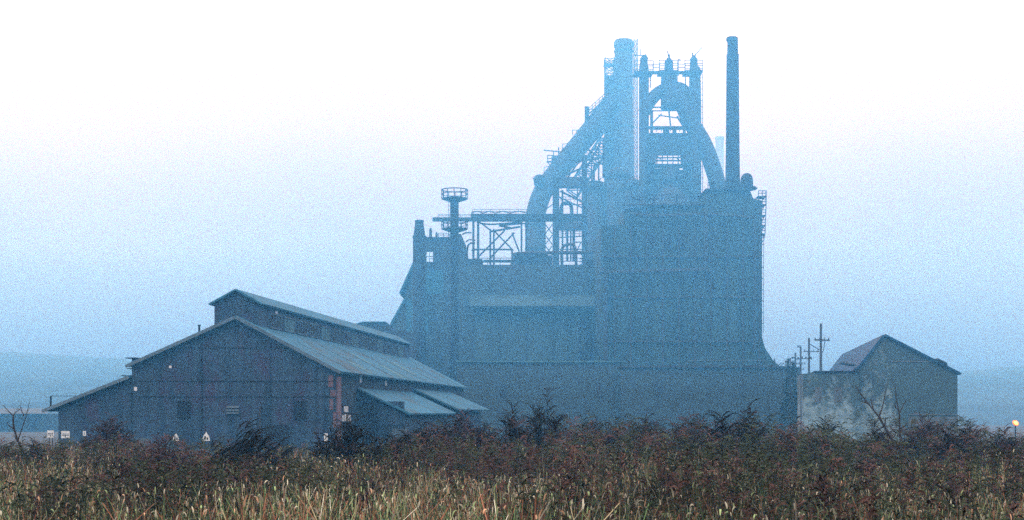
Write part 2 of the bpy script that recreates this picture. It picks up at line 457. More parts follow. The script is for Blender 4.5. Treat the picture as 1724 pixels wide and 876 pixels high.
def make_shed():
    L = 72.0
    root = thing('long_shed', S(0, 0, 0), 'long dark corrugated shed with a raised clerestory along its ridge and pale sheet roofs', 'industrial shed')
    ev_l = fac(88, 689); st_lo = fac(222, 636); st_hi = fac(222, 616); pk = fac(400, 536); ev_r = fac(568, 625)
    uw = ev_r[0] - 0.25
    mb = MB()
    mb.prism([S(*(p[0], 0, p[1])) for p in [(ev_l[0] + 0.5, -0.3), (ev_l[0] + 0.5, ev_l[1] - 0.1), (st_lo[0], st_lo[1]), (st_hi[0], st_hi[1]), pk, (uw, ev_r[1] - 0.05), (uw, -0.3)]], V * L)
    wall = mb.build('wall', M['cladding'], root)
    # side wall skin, its sheets run the other way
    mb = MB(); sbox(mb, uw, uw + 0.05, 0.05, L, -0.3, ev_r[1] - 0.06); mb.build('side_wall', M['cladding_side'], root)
    # roofs
    def ext(a, b, d):   # extend b away from a by d
        v = Vector((b[0] - a[0], b[1] - a[1])); v.normalize(); return (b[0] + v.x * d, b[1] + v.y * d)
    for a, b in ((st_lo, ext(st_lo, ev_l, 0.55)), (pk, ext(pk, st_hi, 0.25)), (pk, ext(pk, ev_r, 0.35))):
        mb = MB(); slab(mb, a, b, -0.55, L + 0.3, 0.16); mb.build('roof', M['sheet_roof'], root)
    mb = MB()
    for a, b in ((st_lo, ext(st_lo, ev_l, 0.58)), (pk, ext(pk, st_hi, 0.27)), (pk, ext(pk, ev_r, 0.37))):
        a2, b2 = (a[0], a[1] - 0.08), (b[0], b[1] - 0.08)
        slab(mb, a2, b2, -0.62, -0.555, 0.25)
    mb.build('rake_board', M['trim'], root)
    a2, b2 = Vector((pk[0], pk[1] + 0.19)), Vector(ext(pk, ev_r, 0.3)); b2.y += 0.19
    for i in range(8):
        v = 5 + i * 8.7
        mb = MB(); mb.bar(S(a2.x + 3.2, v, a2.y + (b2.y - a2.y) * 3.2 / (b2.x - a2.x)), S(b2.x, v, b2.y), 0.12, 0.06); mb.build('roof_seam', M['trim'], root)
    for v, t0, t1, w_ in ((12.0, 0.72, 0.98, 2.4), (23.0, 0.45, 0.7, 1.6), (27.5, 0.68, 0.96, 2.8), (41.0, 0.5, 0.8, 3.2)):
        p0, p1 = a2.lerp(b2, t0), a2.lerp(b2, t1)
        mb = MB(); mb.prism([S(p0.x, v, p0.y - .015), S(p1.x, v, p1.y - .015), S(p1.x, v, p1.y + .015), S(p0.x, v, p0.y + .015)], V * w_); mb.build('loose_sheet', M['plate_mid'], root)
    # clerestory
    mv = 0.9
    wl_lo = fac(361, 560, mv); wl = fac(361, 511, mv); mpk = fac(399, 490, mv)
    wr_u = fac(436, 560, mv)[0]
    wr = (wr_u, wl[1])
    mb = MB(); mb.prism([S(p[0], mv, p[1]) for p in [(wl[0], wl_lo[1] - 1.2), wl, mpk, wr, (wr[0], wl_lo[1] - 1.2)]], V * (L - 5))
    cl = mb.build('clerestory', M['cladding'], root)
    for a, b in ((mpk, ext(mpk, wl, 0.35)), (mpk, ext(mpk, wr, 0.35))):
        mb = MB(); slab(mb, a, b, mv - 0.4, L - 3.8, 0.14); mb.build('clerestory_roof', M['sheet_roof'], cl)
    # clerestory window bays along its right side
    k = 0
    v = 4.0
    zb = wl[1] - 1.75
    while v < L - 11:
        mb = MB(); sbox(mb, wr[0] + 0.004, wr[0] + 0.05, v, v + 3.2, zb, zb + 1.15)
        m = M['void'] if k % 3 != 1 else M['plate_mid']
        w = mb.build('window', m, cl)
        mb = MB()
        for j in range(5):
            mb.bar(S(wr[0] + 0.07, v + j * 0.8, zb), S(wr[0] + 0.07, v + j * 0.8, zb + 1.15), 0.07)
        mb.bar(S(wr[0] + 0.07, v, zb), S(wr[0] + 0.07, v + 3.2, zb), 0.08); mb.bar(S(wr[0] + 0.07, v, zb + 1.15), S(wr[0] + 0.07, v + 3.2, zb + 1.15), 0.08)
        mb.build('window_frame', M['trim'], w)
        v += 4.3; k += 1
    mb = MB(); sbox(mb, wr[0] + 0.004, wr[0] + 0.06, 5.6, 6.1, zb + 1.25, zb + 1.5); mb.build('pane', M['glass'], cl)
    # right lean-to set back behind the facade
    v0 = 8.4
    lt_in = (uw + 0.05, fac(605, 656, v0)[1]); lt_out = fac(690, 698, v0)
    mb = MB(); mb.prism([S(p[0], v0, p[1]) for p in [(uw + 0.06, -0.3), (lt_in[0] + 0.01, lt_in[1] - 0.05), (lt_out[0] - 0.4, lt_out[1] + 0.1), (lt_out[0] - 0.4, -0.3)]], V * 50)
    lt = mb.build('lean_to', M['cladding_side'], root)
    mb = MB(); slab(mb, lt_in, ext(lt_in, lt_out, 0.1), v0 - 0.5, v0 + 26, 0.15); mb.build('roof', M['sheet_roof'], lt)
    mb = MB(); slab(mb, (lt_in[0], lt_in[1] + 0.42), (lt_out[0] + 0.35, lt_out[1] + 0.36), v0 + 26.3, v0 + 52, 0.15); mb.build('roof', M['sheet_roof'], lt)
    # facade: dark openings
    def opening(x0, y0, x1, y1, m, name, v=-0.06):
        a = fac(x0, y1); b = fac(x1, y0)
        mb = MB(); sbox(mb, a[0], b[0], v, -0.003, a[1], b[1]); return mb.build(name, m, root), a, b
    for x0, y0, x1, y1 in ((299, 676, 321, 703), (495, 676, 515, 706)):
        w, a, b = opening(x0, y0, x1, y1, M['void'], 'window')
        mb = MB()
        for i in range(4):
            u = a[0] + (b[0] - a[0]) * i / 3; mb.bar(S(u, -0.09, a[1]), S(u, -0.09, b[1]), 0.05)
        for i in range(4):
            z = a[1] + (b[1] - a[1]) * i / 3; mb.bar(S(a[0], -0.09, z), S(b[0], -0.09, z), 0.05)
        mb.build('window_frame', M['steel_dark'], w)
    w, a, b = opening(382, 684, 403, 700, M['void'], 'louvre')
    for i in range(3):
        z = a[1] + (b[1] - a[1]) * (0.2 + 0.3 * i)
        mb = MB(); mb.add([S(a[0], -0.075, z + 0.16), S(b[0], -0.075, z + 0.16), S(b[0], -0.2, z), S(a[0], -0.2, z)], [(0, 1, 2, 3)])
        mb.build('slat', M['plate_pale'], w)
    opening(226, 652, 231, 658, M['glass'], 'pane')
    opening(285, 616, 289, 620, M['glass'], 'pane')
    opening(228, 738, 252, 800, M['plate_pale'], 'door')
    opening(446, 716, 486, 800, M['void'], 'doorway', -0.05)
    for q_ in ((553, 632, 561, 652), (556, 657, 565, 669), (555, 672, 561, 690), (561, 694, 566, 720)):
        opening(*q_, M['brick_red'], 'brick_patch', -0.05)
    w, a, b = opening(437, 684, 440.5, 740, M['steel'], 'drainpipe', -0.14)
    # sheet seams: purlin lines and patched sheets on the facade
    mb = MB()
    for y in (586, 642, 668):
        x0 = 235 if y > 600 else 300; x1 = 566 if y > 625 else 490
        a, b = fac(x0, y), fac(x1, y); mb.bar(S(a[0], -0.03, a[1]), S(b[0], -0.03, b[1]), 0.05)
    for x in (222, 340, 455):
        a, b = fac(x, 660 if x == 222 else 560 if x == 340 else 575), fac(x, 790); mb.bar(S(a[0], -0.035, a[1]), S(b[0], -0.035, b[1]), 0.07)
    mb.build('seam', M['steel_dark'], root)
    # windows on the recessed side near the corner
    mb = MB(); zt = fac(580, 687, 3)[1]; zb2 = fac(580, 712, 3)[1]
    sbox(mb, uw + 0.053, uw + 0.1, 2.0, 5.6, zb2, zt + 0.2); w = mb.build('window', M['void'], root)
    for (va, vb, za, zc) in ((2.9, 4.4, 0.62, 0.95), (2.2, 3.0, 0.08, 0.45), (3.2, 4.2, 0.08, 0.5), (4.4, 5.4, 0.08, 0.45)):
        mb = MB(); h = zt + 0.2 - zb2
        sbox(mb, uw + 0.102, uw + 0.12, va, vb, zb2 + h * za, zb2 + h * zc); mb.build('pane', M['glass'], w)
    for x0, y0, x1, y1 in ((604, 643, 607, 650), (651, 651, 653, 657)):
        vv = 9.0 if x0 < 620 else 20.0
        mb = MB(); z = fac(605, 646, 8.6)[1] + (0.1 if vv < 10 else 0.05)
        sbox(mb, uw + 0.053, uw + 0.09, vv, vv + 0.7, z, z + 0.5); mb.build('pane', M['glass'], root)
    # doors of the lean-to front
    def lopen(x0, y0, x1, y1, m, name, th=0.06):
        a = fac(x0, y1, v0); b = fac(x1, y0, v0)
        mb = MB(); sbox(mb, a[0], b[0], v0 - th, v0 - 0.003, a[1], b[1]); return mb.build(name, m, lt)
    lopen(613, 686, 636, 770, M['void'], 'doorway'); lopen(660, 722, 686, 740, M['plate_pale'], 'panel')
    lopen(640, 676, 681, 716, M['cladding'], 'patch')
    # red brick stub under the eaves
    mb = MB(); sbox(mb, uw + 0.053, uw + 0.2, 0.3, 1.6, 0, ev_r[1] - 0.4); mb.build('brick_pier', M['brick_red'], root)
    # vent stack at the step in the roof, with its caps
    vs = thing('vent_stack', S(fac(224, 0)[0], 1.5, st_lo[1]), 'stubby square vent stack with flat caps at the step in the shed roof', 'vent stack')
    mb = MB(); a, b = fac(222, 640, 1.0), fac(228.5, 603, 1.0); sbox(mb, a[0], b[0], 1.0, 1.5, a[1], b[1]); mb.build('shaft', M['steel_dark'], vs)
    for x0, x1, y in ((211, 229, 602), (214, 230, 620), (203, 224, 632)):
        mb = MB(); a, b = fac(x0, y + 1.6, 0.8), fac(x1, y, 0.8); sbox(mb, a[0], b[0], 0.8, 1.7, a[1], b[1]); mb.build('cap', M['steel_dark'], vs)
    # roof poles
    a = fac(335.5, 562, 2); b = fac(335.5, 548, 2)
    mb = MB(); mb.bar(S(a[0], 2, a[1]), S(b[0], 2, b[1]), 0.14); mb.bar(S(b[0] - 0.12, 2, b[1]), S(b[0] + 0.12, 2, b[1]), 0.1)
    o = mb.build('roof_post', M['steel_dark']); tag(o, 'short dark post standing on the shed roof left of the clerestory', 'post')
    a = fac(85.5, 692, 2); b = fac(85.5, 667, 2); c = fac(131, 667, 2); d = fac(131, 672, 2)
    mb = MB(); mb.bar(S(a[0], 2, a[1] - .1), S(b[0], 2, b[1]), 0.13); mb.bar(S(b[0], 2, b[1]), S(c[0], 2, c[1]), 0.045); mb.bar(S(c[0], 2, c[1]), S(d[0], 2, d[1] - .35), 0.06)
    o = mb.build('guard_rail', M['steel_dark']); tag(o, 'thin post and wire rail on the lowest eave of the shed', 'rail')


make_shed()


# ------------------------------------------------------------------ signs before the shed
def board_sign(px, py, w, h, D, shape, label, name='sign'):
    s = D / F
    c = P(px, py, D); root = thing(name, (c.x, D, 0), label, 'sign')
    hw, hh = w * s / 2, h * s / 2
    mb = MB()
    if shape == 'tri':
        pts = [(c.x - hw, D, c.z - hh), (c.x + hw, D, c.z - hh), (c.x + hw * 0.75, D, c.z), (c.x, D, c.z + hh), (c.x - hw * 0.75, D, c.z)]
        mb.prism(pts, (0, 0.05, 0))
    else:
        mb.box((c.x - hw, D, c.z - hh), (c.x + hw, D + 0.05, c.z + hh))
    mb.build('board', M['white_paint'], root)
    mk = MB()
    if shape == 'grid':
        for i in (-0.28, 0.12): mk.box((c.x - hw * 0.8, D - 0.012, c.z + hh * i), (c.x + hw * 0.8, D - 0.003, c.z + hh * (i + 0.16)))
        mk.box((c.x - hw * 0.12, D - 0.012, c.z - hh * 0.8), (c.x + hw * 0.06, D - 0.003, c.z - hh * 0.3))
        mk.build('marking', M['ink'], root)
    elif shape == 'tri':
        mk.box((c.x - hw * 0.5, D - 0.012, c.z - hh * 0.75), (c.x - hw * 0.1, D - 0.003, c.z + hh * 0.1))
        mk.box((c.x + hw * 0.15, D - 0.012, c.z - hh * 0.75), (c.x + hw * 0.55, D - 0.003, c.z - hh * 0.25))
        mk.build('marking', M['ink'], root)
    else:
        mk.box((c.x - hw * 0.2, D - 0.012, c.z - hh * 0.55), (c.x + hw * 0.25, D - 0.003, c.z + hh * 0.6))
        mk.build('marking', M['plate_pale'], root)
    for sx in (-0.5, 0.5):
        q = MB(); q.bar((c.x + hw * sx, D + 0.09, -0.2), (c.x + hw * sx, D + 0.09, c.z), 0.07); q.build('post', M['timber'], root)


board_sign(85, 731, 11, 12, 96, 'grid', 'white square sign leftmost beyond the weeds, under the low end of the shed')
board_sign(110, 732, 14, 12, 95, 'grid', 'wider white sign second from the left below the shed eave')
board_sign(142, 730, 5, 8, 94, 'rect', 'small narrow white sign near the left corner of the shed', )
board_sign(296, 736, 11, 13, 98, 'tri', 'small pointed white sign standing before the left middle of the shed')
board_sign(347, 735, 13, 15, 97, 'tri', 'larger pointed white sign standing before the middle of the shed')
board_sign(548.5, 736.5, 6, 13, 99, 'rect', 'upright narrow white sign in front of the red brick corner')


# ------------------------------------------------------------------ platform decks
def round_deck(px, py, r_px, D, h_px, parent, th_px=3):
    s = D / F
    c = P(px, py, D)
    mb = MB(); mb.lathe((c.x, c.y, 0), [(0.35 * r_px * s, c.z - th_px * 2.2 * s), (r_px * s, c.z - th_px * s * 0.6), (r_px * s, c.z)], 12)
    dk = mb.build('platform', M['steel_dark'], parent)
    mb = MB()
    n = 12
    for k in range(n):
        a = 2 * math.pi * k / n; p = Vector((c.x + r_px * s * math.cos(a), c.y + r_px * s * math.sin(a), c.z))
        mb.bar(p, p + Vector((0, 0, h_px * s)), 0.12)
    mb.ring((c.x, c.y), r_px * s, c.z + h_px * s, 0.15, n); mb.ring((c.x, c.y), r_px * s, c.z + h_px * s * 0.5, 0.1, n)
    mb.build('railing', M['steel_dark'], dk)


def platform_tower():
    D = 238
    root = thing('platform_tower', foot(765, D), 'slim steel tower with two round railed platforms near its top', 'tower')
    mb = MB(); mb.plathe(765, D, [(7.8, 700), (7.2, 334)], 20); mb.build('shaft', M['steel_dark'], root, True)
    round_deck(765.5, 334, 22, D, 14, root); round_deck(765.5, 385, 22, D, 12, root)
    mb = MB(); a, b = P(757.0, 600, D - 1), P(757.0, 335, D - 1)
    for dx in (-0.2, 0.2): mb.bar(a + Vector((dx, 0, 0)), b + Vector((dx, 0, 0)), 0.07)
    for i in range(40): p = a.lerp(b, i / 40); mb.bar(p - Vector((0.2, 0, 0)), p + Vector((0.2, 0, 0)), 0.05)
    mb.build('ladder', M['steel'], root)


platform_tower()


def stub_chimney():
    D = 247
    root = thing('stub_chimney', foot(706, D), 'stubby plate chimney with a tapered top at the left end of the works', 'chimney')
    mb = MB(); mb.plathe(706, D, [(11, 700), (10.8, 398), (10, 396), (6.8, 374)], 20); mb.build('shaft', M['steel_dark'], root, True)
    mb = MB(); mb.plathe(706, D, [(7.0, 374.5), (7.6, 374), (7.6, 371.5), (6.6, 371)], 20); mb.build('rim', M['steel_dark'], root, True)
    mb = MB(); mb.plathe(706, D, [(11.2, 401), (11.6, 400.5), (11.6, 397.6), (10.9, 397)], 20); mb.build('band', M['steel_dark'], root, True)


stub_chimney()


# ------------------------------------------------------------------ the works, left half
def bin_house():
    D = 252
    root = thing('stock_house', foot(850, D), 'broad dark stock house with sloping left end under the left half of the works', 'industrial building')
    mb = MB(); mb.pprism([(657, 762), (657, 547), (682, 503), (682, 497), (697, 446), (1046, 446), (1046, 762)], D, 24)
    w = mb.build('wall', M['plate_wall'], root)
    # sloping end roofs, each overlapping the one below
    mb = MB(); mb.prism([P(699, 440, D - .6), P(697, 437, D - .6), P(672, 493, D - .6), P(674, 497, D - .6)], (0, 25, 0)); mb.build('roof', M['sheet_roof'], root)
    mb = MB(); mb.prism([P(684, 501, D - .6), P(682, 499, D - .6), P(657, 544, D - .6), P(659, 548, D - .6)], (0, 25, 0)); mb.build('roof', M['sheet_roof'], root)
    # a pale sloping canopy and the shadowed wall below it
    mb = MB(); a, b, c, d = P(790, 515, D - 3.2), P(1012, 515, D - 3.2), P(1012, 497, D - 0.4), P(790, 497, D - 0.4)
    mb.prism([a, b, c, d], (0, 0.25, -0.35)); mb.build('canopy', M['plate_canopy'], root)
    # pale panels at the left end
    for x0, y0, x1, y1, dd in ((716, 455, 746, 495, 0.08), (684, 505, 720, 560, 0.1)):
        mb = MB(); mb.pbox(x0, y0, x1, y1, D - dd, 0.07); mb.build('panel', M['sheet_roof'], root)
    mb = MB(); mb.pbox(800, 519, 974, 606, D - 0.12, 0.1); mb.build('panel', M['plate_canopy'], root)
    mb = MB(); mb.pbox(984, 530, 1004, 606, D - 0.1, 0.08); mb.build('doorway', M['void'], root)
    mb = MB()
    for i in range(5):
        x = 796 + i * 45; mb.pbar((x, 516), (x, 606), D - 0.25, 1.6)
    mb.build('column', M['steel'], root).name = 'columns'
    # roof clutter, open ironwork and vents along the top
    mb = MB(); mb.rail([P(800, 446, D + 2), P(1010, 446, D + 2)], 1.2, 0.1, 2.2); mb.build('railing', M['steel_dark'], root)
    for x0, y0, x1, y1 in ((770, 436, 812, 447), (866, 430, 930, 447), (900, 424, 922, 431), (985, 437, 1046, 447), (1004, 428, 1026, 438)):
        mb = MB(); mb.pbox(x0, y0, x1, y1, D + 4, 8); mb.build('roof_house', M['plate'], root)
    mb = MB(); mb.ptube([(862, 447), (866, 432), (880, 427), (1000, 425)], D + 3, 3); mb.build('pipe', M['steel'], root, True)
    mb = MB(); mb.ptube([(786, 447), (787, 418), (792, 410), (800, 410)], D + 3, 1.6); mb.build('pipe', M['steel'], root, True)
    mb = MB(); mb.ptube([(946, 447), (946, 420), (955, 412), (968, 416), (970, 447)], D + 6, 2.4); mb.build('pipe', M['steel'], root, True)


bin_house()


def charging_house():
    D = 254
    root = thing('charging_house', foot(740, D + 5), 'small boxy house with vents and an open window beside the stubby chimney', 'industrial building')
    mb = MB()
    # wall in pieces round the open window
    mb.pbox(716, 446, 718, 401, D, 9) if False else None
    for x0, y0, x1, y1 in ((714, 401, 718, 447), (729, 401, 757, 447), (718, 401, 729, 424), (718, 441, 729, 447)):
        a = P(x0 + .02, y1 - .02, D); b = P(x1 - .02, y0 + .02, D); mb.box((a.x, D, a.z), (b.x, D + (9 if x1 > 730 else .5), b.z))
    mb.build('wall', M['plate'], root)
    mb = MB(); mb.pbar((718, 432), (729, 432), D + .2, 1); mb.pbar((723, 424), (723, 441), D + .2, 0.8); mb.pbar((723, 436), (729, 436), D + .2, 1); mb.build('window_frame', M['steel_dark'], root)
    mb = MB(); mb.pbox(713, 399, 759, 401, D - 0.5, 10); mb.build('roof', M['steel'], root)
    for px, y, r in ((725, 384, 2.5), (735, 391, 2.0)):
        mb = MB(); mb.plathe(px, D + 3, [(r, 400), (r, y + 3), (r * 0.5, y)], 12); mb.build('vent', M['steel'], root, True)
    mb = MB(); mb.rail([P(738, 399.3, D + 1), P(756, 399.3, D + 1)], 0.7, 0.1, 0.9); mb.build('railing', M['steel_dark'], root)
    mb = MB(); mb.pprism([(757, 447), (757, 394), (776, 394), (784, 412), (790, 447)], D + 1, 6); mb.build('bin', M['plate'], root)
    mb = MB(); mb.ptube([(778, 395), (785, 392), (794, 392)], D + 1, 1.3); mb.ptube([(784, 408), (790, 404), (800, 405)], D + 1, 1.1); mb.build('pipe', M['steel'], root, True)


charging_house()


def gantry():
    D = 266
    root = thing('pipe_gantry', foot(845, D), 'open lattice gantry with crossed braces carrying a long beam to the bent gas main', 'gantry')
    mb = MB(); mb.pbox(793, 360, 985, 371, D, 2.2); mb.pbox(728, 366, 793, 371.5, D + .1, 1.6); mb.build('beam', M['steel_dark'], root)
    mb = MB()
    xs = [793, 813, 835, 858, 888]
    for a, b in zip(xs[:-1], xs[1:]):
        m = (a + b) / 2
        mb.pbar((a, 359), (m, 356), D + 1, 1.6); mb.pbar((m, 356), (b, 359), D + 1, 1.6)
    mb.build('brace', M['steel_dark'], root)
    for x, y0, w in ((797, 360, 3.6), (805, 370, 4), (825.5, 386, 3), (831.5, 386, 3), (878, 370, 3), (886, 370, 3.4)):
        mb = MB(); mb.pbar((x, y0), (x, 640), D + 0.8, w); mb.build('post', M['steel_dark'], root)
    for a, b, w in (((807, 374), (826, 388), 2.2), ((831, 388), (862, 420), 2.2), ((806, 432), (850, 388), 2.4), ((824, 436), (866, 392), 2.4), ((862, 392), (874, 424), 2.4), ((840, 380), (888, 376), 2.4), ((826, 390), (876, 382), 3), ((840, 380), (860, 384), 3)):
        mb = MB(); mb.pbar(a, b, D + 1.2, w); mb.build('brace', M['steel_dark'], root)
    mb = MB(); mb.ptube([(796, 422), (800, 420.5), (858, 420.5), (862, 424), (862, 440)], D + 1, 1.5, 10); mb.build('pipe', M['steel'], root, True)
    mb = MB(); mb.pbox(813, 437.5, 864, 441, D + 0.5, 1.5); mb.build('walkway', M['steel_dark'], root)
    mb = MB(); mb.rail([P(795, 359.5, D + .3), P(888, 359.5, D + .3)], 0.75, 0.08, 1.5); mb.build('railing', M['steel_dark'], root)
    mb = MB(); mb.ptube([(808, 376), (830, 378), (878, 374)], D + 1.6, 1.4, 8); mb.build('pipe', M['steel'], root, True)
    mb = MB(); mb.rail([P(738, 366, D + .5), P(793, 366, D + .5)], 0.5, 0.08, 2); mb.build('railing', M['steel_dark'], root)


gantry()


def gas_main():
    D = 315
    root = thing('gas_main', foot(901, D), 'huge bent gas main sloping down from the furnace top and turning vertical', 'gas main')
    mb = MB(); mb.ptube([(1033, 170), (1024, 181), (985, 231), (942, 284), (917, 318), (904, 352), (901, 390), (901, 470), (901, 640)], D, 16.5, 22)
    pipe = mb.build('pipe', M['steel'], root, True)
    for (x, y, tx, ty) in ((985, 231, 0.63, -0.78), (942, 284, 0.6, -0.8), (960, 262, 0.62, -0.78), (901, 380, 0, 1), (901, 420, 0, 1)):
        c = P(x, y, D); d = Vector((tx, 0, -ty)).normalized()
        mb = MB(); mb.tube([c - d * 0.25, c + d * 0.25], 17.6 * D / F, 22); mb.build('flange', M['steel_dark'], pipe, True)
    mb = MB(); mb.plathe(908, D - 2, [(3, 315), (9, 312), (10, 300), (7, 296), (2, 294)], 14); mb.build('manhole', M['steel_dark'], root, True)
    mb = MB(); mb.pbar((899, 303), (904, 312), D - 2, 2.5); mb.pbar((897, 301), (904, 299), D - 2, 2); mb.build('bracket', M['steel_dark'], root)
    # bleeder valve and its small platform on the slope
    mb = MB(); mb.pbox(929, 262, 945, 290, D - 1.5, 3); mb.build('valve_body', M['steel'], root)
    mb = MB()
    mb.pbar((915, 253), (944, 256), D, 1.6); mb.pbar((940.5, 248), (940.5, 263), D, 1.8); mb.pbar((932, 256), (932, 266), D, 1.4); mb.pbar((945, 256), (945, 262), D, 1.4)
    mb.build('lever', M['steel_dark'], root)
    mb = MB()
    for y in (262, 267, 272): mb.pbar((922, y), (932, y), D - 1, 1.2)
    mb.pbar((922, 261), (922, 272), D - 1, 1.3); mb.pbar((922, 273), (929, 283), D - 1, 1.6); mb.pbar((920, 273), (934, 273), D - 1, 1.6)
    mb.build('platform', M['steel_dark'], root)
    mb = MB()
    ed = [P(1014, 222, D - 2), P(985, 258, D - 2), P(962, 290, D - 2), P(944, 318, D - 2)]
    mb.rail(ed, 1.2, 0.11, 1.0)
    for a_, b_ in zip(ed[:-1], ed[1:]): mb.bar(a_, b_, 0.35)
    mb.build('walkway', M['steel_dark'], root)
    for (x, y, l) in ((1003, 205, 12), (976, 240, 12), (957, 262, 10), (925, 300, 9)):
        mb = MB(); mb.pbar((x - l, y - l), (x - l, y - l - 9), D - 1, 1); mb.pbar((x - l, y - l - 9), (x, y - 20), D - 1, 0.9)
        mb.build('bracket', M['steel_dark'], root)
    # stairs with handrail riding on the top of the pipe
    mb = MB(); a, b = P(986, 197, D - 2), P(1020, 166, D - 2)
    mb.bar(a, b, 0.3); mb.rail([a, b], 1.3, 0.12, 0.9); mb.bar(P(988, 180, D - 1), P(988, 206, D - 1), 0.9); mb.build('stair', M['steel_dark'], root)


gas_main()


def support_tower():
    D = 284
    root = thing('pipe_support_tower', foot(960, D), 'open steel support tower with heavy columns between the gas main and the chimney', 'steel tower')
    for x, y0, w in ((936, 300, 11), (984, 262, 9), (947, 320, 3)):
        mb = MB(); mb.pbar((x, y0), (x, 640), D, w); mb.build('column', M['steel_dark'], root)
    for y0, y1 in ((298, 314), (374, 386)):
        mb = MB(); mb.pbox(936, y0, 990, y1, D + .2, 2.5); mb.build('beam', M['steel'], root)
    for a, b, w in (((943, 322), (980, 340), 3), ((941, 332), (980, 350), 2), ((962, 272), (1008, 268), 3), ((940, 300), (978, 284), 3), ((948, 294), (978, 272), 2), ((987, 250), (1014, 268), 3),
                    ((984, 288), (1012, 240), 3), ((1016, 232), (1016, 300), 3.4), ((985, 262), (985, 275), 2), ((992, 276), (1005, 275), 2)):
        mb = MB(); mb.pbar(a, b, D + .6, w); mb.build('brace', M['steel_dark'], root)
    mb = MB()
    for i in range(3):
        y = 378 + i * 18; mb.pbar((918, y), (930, y + 16), D + 1, 1.5); mb.pbar((930, y), (918, y + 16), D + 1, 1.5)
    mb.pbar((918, 374), (918, 440), D + 1, 1.6); mb.build('lattice', M['steel_dark'], root)
    mb = MB(); mb.ptube([(945, 378), (945, 350), (949, 343), (957, 343), (962, 350), (963, 378)], D + 2, 3, 12); mb.build('pipe', M['steel'], root, True)
    mb = MB(); mb.ptube([(955, 385), (955, 440)], D + 3, 2, 10); mb.ptube([(966, 385), (966, 440)], D + 3, 2.4, 10); mb.ptube([(961, 386), (961, 440)], D + 4, 1.4, 10); mb.build('pipe', M['steel'], root, True)
    mb = MB()
    for a, b in (((968, 430), (978, 408)), ((978, 430), (984, 408)), ((966, 408), (984, 408)), ((944, 366), (984, 366)), ((944, 372), (984, 361))): mb.pbar(a, b, D + 1, 1.7)
    mb.build('brace', M['steel_dark'], root)
    for a, b, w in (((1008, 240), (1008, 330), 2.4), ((996, 262), (996, 330), 2), ((984, 306), (1010, 306), 2), ((988, 330), (1012, 300), 1.6), ((990, 292), (1010, 326), 1.4), ((944, 345), (984, 345), 1.6), ((972, 314), (972, 374), 1.8), ((942, 400), (984, 398), 1.8), ((942, 420), (984, 420), 1.6), ((920, 352), (936, 340), 1.6), ((918, 362), (936, 362), 2)):
        mb = MB(); mb.pbar(a, b, D + 2.5, w); mb.build('brace', M['steel_dark'], root)
    for y in (262, 340, 398):
        mb = MB(); mb.rail([P(944 if y > 300 else 988, y, D - .5), P(984 if y > 300 else 1012, y, D - .5)], 1.0, 0.1, 0.9); mb.build('railing', M['steel_dark'], root)
    mb = MB(); mb.ptube([(1000, 330), (1000, 285), (1006, 276), (1016, 276)], D + 3, 2.2, 10); mb.build('pipe', M['steel'], root, True)
    # gas washer vessel with small gaps round it
    mb = MB(); mb.plathe(953, D + 2, [(9, 376), (10, 372), (8, 368), (3, 365)], 14); mb.build('vessel', M['steel'], root, True)
    mb = MB()
    for i in range(5): mb.pbar((976, 436 + i * 5), (988, 434 + i * 5), D - 3, 1.6)
    mb.build('stair', M['steel_dark'], root)


support_tower()


def skip_bridge():
    D = 335
    root = thing('skip_bridge', foot(990, D), 'inclined skip hoist truss climbing behind the gas main towards the wide chimney', 'hoist bridge')
    mb = MB()
    a, b = P(955, 318, D), P(1036, 190, D); a2, b2 = P(972, 330, D), P(1053, 208, D)
    for dy in (0, 3):
        o = Vector((0, dy, 0))
        mb.bar(a + o, b + o, 0.45); mb.bar(a2 + o, b2 + o, 0.45)
        for i in range(9):
            p, q = a.lerp(b, i / 9) + o, a2.lerp(b2, (i + 1) / 9) + o
            mb.bar(p, q, 0.28); mb.bar(a.lerp(b, i / 9) + o, a2.lerp(b2, i / 9) + o, 0.28)
    mb.build('truss', M['steel_dark'], root)
    mb = MB(); mb.bar(P(958, 316, D) + Vector((0, 1.5, 0)), P(1038, 189, D) + Vector((0, 1.5, 0)), 2.6, 0.12); mb.build('track', M['steel'], root)


skip_bridge()


def stoves():
    for x, r, top, D, lab in ((1004, 20, 304, 305, 'leftmost domed hot blast stove beside the steel support tower'),
                              (1040, 19, 282, 302, 'domed hot blast stove below the wide pale chimney'),
                              (1066, 14, 300, 296, 'slimmer domed hot blast stove against the furnace')):
        root = thing('hot_blast_stove', foot(x, D), lab, 'stove', 'hot blast stoves between the furnace and the gas main')
        mb = MB(); mb.plathe(x, D, [(r, 660), (r, top + 16), (r * 0.92, top + 9), (r * 0.7, top + 4), (r * 0.35, top + 1), (1, top)], 24); sh = mb.build('shell', M['steel'], root, True)
        mb = MB()
        for y in (top + 40, top + 90, top + 150): mb.plathe(x, D, [(r + .05, y + 2), (r + .6, y + 2), (r + .6, y), (r + .05, y)], 24)
        mb.build('band', M['steel_dark'], root, True)
        mb = MB(); c = P(x, top + 16, D); mb.ring((c.x, c.y), (r + 2) * D / F, c.z + 1.2, 0.12, 14); mb.ring((c.x, c.y), (r + 2) * D / F, c.z + 0.6, 0.1, 14); mb.ring((c.x, c.y), (r + 1.2) * D / F, c.z, 0.5, 14)
        mb.build('railing', M['steel_dark'], root)


stoves()


